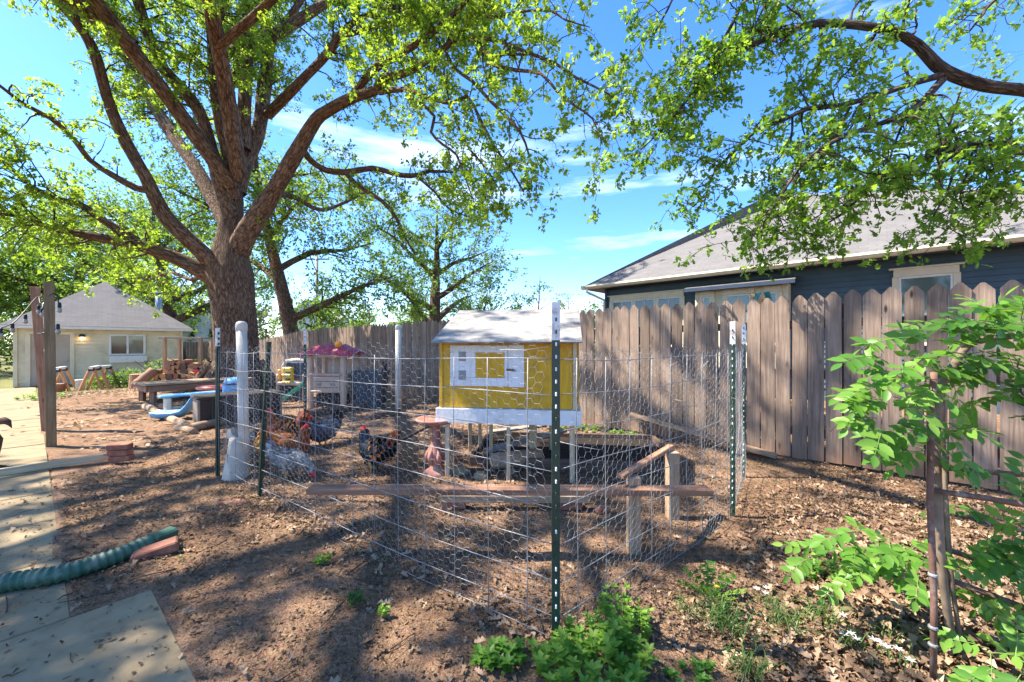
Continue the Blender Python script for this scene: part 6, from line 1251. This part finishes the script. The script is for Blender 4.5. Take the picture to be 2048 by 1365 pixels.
rod('tendril', [rt(1735, 790, 1.62), rt(1690, 830, 1.66), rt(1660, 865, 1.7)], .0016, M_stem, vn, 5); rod('tendril', [rt(2040, 715, 1.66), rt(2030, 750, 1.66), rt(2045, 790, 1.66), rt(2060, 800, 1.66)], .003, M_stem, vn, 5)

# ------------------------------------------------------------------ herbs, weeds and grass
def herb(px, py, h, rad, n, lsz, label, mat=M_herb, tpl=OVAL, name='leafy_weed', whorl=5, cat='weed', grp=None, stemr=.0016, seed=1, y_off=0.0):
    rg = np.random.default_rng(seed); g0 = G(px, py); t = thing(name, (g0.x, g0.y, 0), label, cat, grp); S = []; pos = []; d = []; nr = []; sz = []; rn = []
    for _ in range(n):
        a = rg.uniform(0, 2 * PI); r = rad * math.sqrt(rg.random()); b = np.array([g0.x + math.cos(a) * r, g0.y + math.sin(a) * r * .7 + y_off, 0.0]); hh = h * rg.uniform(.45, 1.1) * (1 - .5 * r / rad); ln = np.array([math.cos(a) * .35 * r / rad, math.sin(a) * .35 * r / rad, 1.]); ln = unit(ln + rg.normal(size=3) * .12)
        pts = np.array([b + ln * hh * s for s in np.linspace(0, 1, 4)]); S.append(pts); k0 = rg.random()
        for lev in (.45, .72, 1.0):
            c_ = b + ln * hh * lev; ph = rg.uniform(0, 6)
            for k in range(whorl):
                q = ph + k * 2 * PI / whorl; pos.append(c_); d.append([math.cos(q), math.sin(q), .25 + rg.normal() * .2 + (.3 if lev == 1 else 0)]); nr.append([-.2 * math.cos(q), -.2 * math.sin(q), 1]); sz.append(lsz * rg.uniform(.6, 1.1) * (1.0 if lev < 1 else .85)); rn.append(np.clip(k0 * .5 + rg.random() * .35 + .2 * (lev == 1), 0, 1))
    V, Fc = leaves_np(np.array(pos), np.array(d), np.array(nr), np.array(sz), tpl); np_obj('foliage', V, Fc, mat, t, rnd=np.repeat(rn, len(tpl[0])))['kind'] = 'stuff'
    S = np.array(S); V, Q = tubes_np(S, np.full(S.shape[:2], stemr), 4); np_obj('stems', V, Q, M_grass_s, t)['kind'] = 'stuff'; return t
herb(1185, 1335, .17, .22, 62, .046, 'lush bright green herb clump at the foot of the near corner post', seed=3, tpl=LANCE3 if False else OVAL)
herb(1235, 1262, .20, .13, 26, .032, 'taller feathery green weed right of the near corner post', seed=4, whorl=6)
herb(1000, 1318, .07, .10, 16, .045, 'low dark green weed left of the near corner post', mat=M_vine, seed=5)
herb(1275, 1250, .14, .05, 8, .022, 'thin ferny weed sprig at the right of the herb clump', seed=6, whorl=7)
herb(1390, 1360, .05, .10, 12, .03, 'small low weed on the pale dirt patch', mat=M_vine, seed=7)
herb(645, 1128, .07, .04, 6, .03, 'small green sprig by the bottom of the left wire panel', seed=8)
herb(706, 1205, .06, .05, 7, .022, 'little ferny weed outside the left wire panel', mat=M_grass, seed=9, whorl=7)
herb(768, 1232, .06, .03, 5, .022, 'tiny bright weed seedling in the bare dirt', seed=10)
herb(365, 1120, .03, .02, 4, .016, 'tiny green seedling right of the loose brick', seed=11)
herb(1640, 1160, .13, .09, 16, .035, 'green weed clump left of the trellis in the leaf litter', seed=12, mat=M_vine)
herb(80, 800, .22, .4, 30, .07, 'green weeds growing beside the walk near the posts', seed=13, mat=M_herb)
for k, (px, py, lab) in enumerate(((1185, 862, 'green ivy by the fence right of the coop'), (1240, 872, 'low green weeds at the fence bottom behind the soil bed'), (1140, 858, 'small green weeds at the fence behind the coop legs'))): herb(px, py, .10, .22, 18, .05, lab, seed=20 + k, mat=M_herb)
for k, (px, py, d, h, r, lab) in enumerate(((255, 745, 15.6, .7, .5, 'dark green shrub under the shed window'), (325, 735, 15.6, 1.1, .6, 'tall leafy shrub at the right end of the shed'), (205, 752, 15.2, .45, .5, 'low dark shrub behind the sawhorses'), (405, 735, 16, 1.0, .6, 'green bush between firewood and oak trunk'))):
    q = far(px, py, d); rg = np.random.default_rng(50 + k); t = thing('shrub', q, lab, 'shrub'); n = 900; u_ = rg.normal(size=(n, 3)); u_ = unit(u_) * (rg.random((n, 1)) ** .4); pos = np.array(q) + u_ * np.array([r, r, h * .5]) + np.array([0, 0, h * .5]); V, Fc = leaves_np(pos, u_ + rg.normal(size=(n, 3)) * .6, rg.normal(size=(n, 3)) * .6 + np.array([0, 0, 1]), rg.uniform(.05, .11, n), LEAF3); np_obj('foliage', V, Fc, M_far, t, rnd=np.repeat(rg.random(n), len(LEAF3[0])))['kind'] = 'stuff'
    S = np.array([[np.array(q), np.array(q) + np.array([a * r * .3, b * r * .3, h * .45]), np.array(q) + np.array([a * r * .7, b * r * .7, h * .9])] for a, b in rg.normal(size=(9, 2)) * .6]); V, Q = tubes_np(S, np.full(S.shape[:2], .010), 4); np_obj('stems', V, Q, M_twig, t)['kind'] = 'stuff'
def tuft(px, py, n, L_, label, flowers=0, lie=1.0, seed=0, name='grass_tuft', mat=M_grass, w_=.004, z=0.0):
    rg = np.random.default_rng(seed); g0 = G(px, py); t = thing(name, (g0.x, g0.y, 0), label, 'grass', 'strappy grass tufts' if not flowers else None); S = []
    for _ in range(n):
        a = rg.uniform(0, 2 * PI); b = np.array([g0.x + rg.normal() * .03, g0.y + rg.normal() * .03, 0]); o = np.array([math.cos(a), math.sin(a) * .8, 0]) * L_ * rg.uniform(.5, 1.1) * lie; h = L_ * rg.uniform(.25, .6); S.append([b + o * s + np.array([0, 0, h * math.sin(PI * s * .85) + .004]) for s in (0, .25, .5, .75, 1)])
    S = np.array(S); T_ = unit(S[:, -1] - S[:, 0]); side = unit(np.cross(T_, np.array([0, 0, 1.]))); wd = np.array([1, 1, .85, .55, .1]) * w_ / 2
    V = np.stack([S + side[:, None] * wd[None, :, None], S - side[:, None] * wd[None, :, None]], 2).reshape(-1, 3); K = 5; k = np.arange(K - 1)[None]; b = (np.arange(n) * K * 2)[:, None]
    Q = np.stack(np.broadcast_arrays(b + 2 * k, b + 2 * k + 1, b + 2 * k + 3, b + 2 * k + 2), -1).reshape(-1, 4); np_obj('blades', V, Q, mat, t, rnd=np.repeat(rg.random(n), K * 2))['kind'] = 'stuff'
    if flowers:
        pos = []; d = []; nr = []
        for _ in range(flowers):
            c_ = np.array([g0.x + rg.normal() * .05, g0.y + rg.normal() * .05, L_ * rg.uniform(.3, .6)])
            for k in range(6): pos.append(c_); d.append([math.cos(k * PI / 3), math.sin(k * PI / 3), .35]); nr.append([0, 0, 1])
        V, Fc = leaves_np(np.array(pos), np.array(d), np.array(nr), np.full(len(pos), .022), LANCE); np_obj('flowers', V, Fc, M_petal, t, rnd=rg.random(len(V)))['kind'] = 'stuff'
    return t
for k, a in enumerate(((1440, 1240, 60, .16, 'strappy grass lying flat right of the herb clump'), (1470, 1270, 55, .17, 'dark grass blades sweeping over the litter in the lower middle right'), (1570, 1250, 60, .15, 'grass tuft right of the flat grass sweep'), (1650, 1240, 45, .15, 'grass blades left of the white star flowers'), (1500, 1345, 60, .12, 'pale grass tuft at the bottom edge of the photo'), (1790, 1290, 22, .14, 'thin grass blades at the foot of the trellis'), (715, 1200, 26, .08, 'fine grass tuft outside the left wire panel'), (1370, 1225, 26, .10, 'fine grass beside the dandelion'))): tuft(*a, seed=60 + k)
tuft(1700, 1290, 34, .10, 'white star flowered grass near the trellis foot', 5, .7, 80, 'star_flower'); tuft(1785, 1325, 20, .08, 'small white star flowers right at the trellis foot', 4, .6, 81, 'star_flower'); tuft(1545, 1210, 20, .09, 'white star flowers left of the weed clump in the litter', 3, .7, 82, 'star_flower')
# dandelion with toothed leaves
dg = G(1420, 1195); t = thing('dandelion', dg, 'dandelion with long toothed leaves right of the right hand panel', 'weed'); rg = np.random.default_rng(90); pos = []; d = []; nr = []
DAND = (np.array([(0, 0, 0), (.04, .15, .01), (.10, .25, .02), (.04, .32, .01), (.13, .45, .03), (.06, .52, .01), (.15, .68, .03), (.09, .74, .01), (.12, .88, .02), (0, 1, -.1), (-.12, .88, .02), (-.09, .74, .01), (-.15, .68, .03), (-.06, .52, .01), (-.13, .45, .03), (-.04, .32, .01), (-.10, .25, .02), (-.04, .15, .01)], float), None)
n_ = len(DAND[0]); DAND = (DAND[0], np.array([(i, i + 1, n_ - 1 - i if i else 0) for i in range(0, 9)] + [(i + 1, n_ - 1 - i, (n_ - i) % n_) for i in range(1, 9)]))
for k in range(13): a = k * 2.4; pos.append([dg.x + math.cos(a) * .01, dg.y + math.sin(a) * .01, .01]); d.append([math.cos(a) - .2, math.sin(a), .35 + rg.random() * .9]); nr.append([-math.cos(a) * .5, -math.sin(a) * .5, 1])
V, Fc = leaves_np(np.array(pos), np.array(d), np.array(nr), rg.uniform(.12, .21, 13), DAND); np_obj('leaf_rosette', V, Fc, M_vine, t, rnd=np.repeat(rg.random(13), n_))['kind'] = 'stuff'
c_ = np.array([dg.x + .02, dg.y - .03, .07]); a = np.arange(26) * 2.4; V, Fc = leaves_np(np.repeat(c_[None], 26, 0), np.stack([np.cos(a), np.sin(a), .3 + .02 * np.arange(26)], -1), np.tile([0, 0, 1.], (26, 1)), np.full(26, .014), LANCE); np_obj('flower', V, Fc, M_dand, t, rnd=rg.random(len(V)))['kind'] = 'stuff'
MB().tube([(dg.x, dg.y, 0), tuple(c_)], .002, 5).build('stalk', M_grass_s, t)

# ------------------------------------------------------------------ leaf litter, twigs and catkins
rng = np.random.default_rng(5)
def scatter(n, area, dens):
    x = rng.uniform(area[0], area[1], n); y = rng.uniform(area[2], area[3], n); k = rng.random(n) < np.clip(dens(x, y), 0, 1); return x[k], y[k]
def seg_d(x, y, A, B):
    ax, ay = A; bx_, by_ = B; t = np.clip(((x - ax) * (bx_ - ax) + (y - ay) * (by_ - ay)) / ((bx_ - ax) ** 2 + (by_ - ay) ** 2), 0, 1); return np.hypot(x - ax - t * (bx_ - ax), y - ay - t * (by_ - ay))
def litter_d(x, y):
    r = (x - (.19 + (y - 1.735) * 1.15)); right = np.clip((x - .15 - (y - 1.45) * 1.02) / .3, 0, 1) * np.clip(1.15 - (y - 2.6) * .28, .10, 1)   # right of the run: deep litter
    lf = np.exp(-seg_d(x, y, (.19, 1.735), (-2.11, 3.35)) / .16) * .75; inside = .03 + .13 * (vnoise(x, y, .6, 5) > .6)
    base = .04 + .08 * (vnoise(x, y, .8, 4) > .55); d = np.maximum(np.maximum(right * (.35 + .65 * vnoise(x, y, .35, 6)), lf), np.maximum(base, inside * (y > 2) * (np.abs(x) < 2.5)))
    d = np.where((x > .2) & (x < .85) & (y < 1.72), d * .25, d); return np.where(on_path(x, y), .02, d)
def flat_leaves(name, x, y, size, tpl, mat, label, lift=.25, z0=.004, cat=None):
    n = len(x); a = rng.uniform(0, 2 * PI, n); z = ground_h(x, y) + z0 + rng.random(n) * .012; z = np.where(on_path(x, y), gz_np(x, y) + .016, z)
    d = np.stack([np.cos(a), np.sin(a), rng.normal(size=n) * lift], -1); nr = np.stack([rng.normal(size=n) * lift, rng.normal(size=n) * lift, np.ones(n)], -1); V, Fc = leaves_np(np.stack([x, y, z], -1), d, nr, rng.uniform(size[0], size[1], n), tpl)
    rn = np.clip(rng.beta(2, 2.4, n), 0, 1); o = np_obj(name, V, Fc, mat, None, rnd=np.repeat(rn, len(tpl[0]))); tag(o, label, cat, kind='stuff'); return o
OAKD = (OAK[0] * np.array([.8, 1, 4.5]), OAK[1])
x, y = scatter(60000, (-4.5, 5.2, 1.15, 7.0), litter_d); flat_leaves('leaf_litter', x, y, (.025, .07), OAKD, M_dead, 'brown fallen oak leaves over the dirt', .38, cat='leaf litter'); print('litter', len(x))
x, y = scatter(5200, (.9, 3.6, 1.2, 2.6), lambda x, y: np.clip((x - .6 - (y - 1.3) * .9) / .5, 0, 1)); flat_leaves('leaf_litter', x, y, (.035, .085), OAKD, M_dead, 'larger pale curled oak leaves heaped by the trellis', .5, .012, cat='leaf litter')
x, y = scatter(26000, (-14, 3, 5, 16), lambda x, y: np.where(on_path(x, y), .05, .25 + .6 * (vnoise(x, y, 1.3, 9) > .5))); flat_leaves('leaf_litter', x, y, (.05, .11), LEAF3, M_dead, 'scattered leaf litter over the far yard', .3, cat='leaf litter')
x, y = scatter(120000, (-4.2, 4.5, 1.1, 5.0), lambda x, y: np.where(on_path(x, y), .05, .25 + .75 * vnoise(x, y, .5, 12))); SL = (np.array([(-.08, 0, 0), (.08, 0, 0), (.02, .55, .14), (.09, 1, 0)], float), np.array([(0, 1, 2), (1, 3, 2)]))
flat_leaves('catkin_litter', x, y, (.010, .030), SL, M_catkin, 'fine yellow brown catkin crumbs strewn on the dirt', .3, .002, cat='litter')
x, y = scatter(110000, (-4.4, 4.2, 1.05, 5.5), lambda x, y: np.where(on_path(x, y), .04, .15 + .8 * vnoise(x, y, .35, 14) ** 2)); TRI = (np.array([(0, 0, 0), (.42, .35, .10), (.1, 1, .0), (-.3, .6, .12)], float), np.array([(0, 1, 2), (0, 2, 3)]))
flat_leaves('bark_litter', x, y, (.008, .028), TRI, M_chip, 'dark broken leaf and bark chips covering the soil', .4, .001, cat='litter')
n = 420; x = rng.uniform(-4, 4, n); y = rng.uniform(1.2, 5.5, n); a = rng.uniform(0, 2 * PI, n); L_ = rng.uniform(.04, .22, n); z = np.where(on_path(x, y), .016, ground_h(x, y) + .006)
S = np.stack([np.stack([x + np.cos(a) * L_ * (s - .5) + rng.normal(size=n) * .006, y + np.sin(a) * L_ * (s - .5) + rng.normal(size=n) * .006, z + .004 + rng.random(n) * .006], -1) for s in (0, .33, .66, 1)], 1)
V, Q = tubes_np(S, np.broadcast_to(np.array([1, .9, .75, .45])[None] * rng.uniform(.0018, .0052, n)[:, None], S.shape[:2]), 5); tag(np_obj('fallen_twigs', V, Q, M_twig), 'small fallen twigs strewn on the dirt and walk', 'twigs', kind='stuff')
# thin grass growing near the shed and in the far yard
x, y = scatter(26000, (-20, -3, 5, 18), lambda x, y: np.where(on_path(x, y), 0, np.clip((-.724 * x + .69 * y - 9) / 9, 0, .75) * (vnoise(x, y, .9, 21) > .55) + .02)); n = len(x); a = rng.uniform(0, 6.28, n)
BL = (np.array([(-.06, 0, 0), (.06, 0, 0), (0, 1, .1)], float), np.array([(0, 1, 2)])); z = ground_h(x, y); V, Fc = leaves_np(np.stack([x, y, z], -1), np.stack([np.cos(a) * .5, np.sin(a) * .5, np.ones(n)], -1), np.stack([-np.sin(a), np.cos(a), 0 * a], -1), rng.uniform(.04, .11, n), BL); tag(np_obj('grass', V, Fc, M_grass, rnd=np.repeat(rng.random(n), 3)), 'thin green grass growing over the far yard', 'grass', kind='stuff')
x, y = scatter(3000, (-4.5, 4, 2.2, 7), lambda x, y: .10 * (vnoise(x, y, .5, 31) > .72)); n = len(x); x = np.repeat(x, 6) + rng.normal(size=n * 6) * .02; y = np.repeat(y, 6) + rng.normal(size=n * 6) * .02; n = len(x); a = rng.uniform(0, 6.28, n); k = ~on_path(x, y); x = x[k]; y = y[k]; a = a[k]; n = len(x)
V, Fc = leaves_np(np.stack([x, y, ground_h(x, y)], -1), np.stack([np.cos(a) * .8, np.sin(a) * .8, np.ones(n)], -1), np.stack([-np.sin(a), np.cos(a), 0 * a], -1), rng.uniform(.02, .05, n), BL); tag(np_obj('grass', V, Fc, M_grass, rnd=np.repeat(rng.random(n), 3)), 'sparse grass sprouts in the bare dirt', 'grass', kind='stuff')
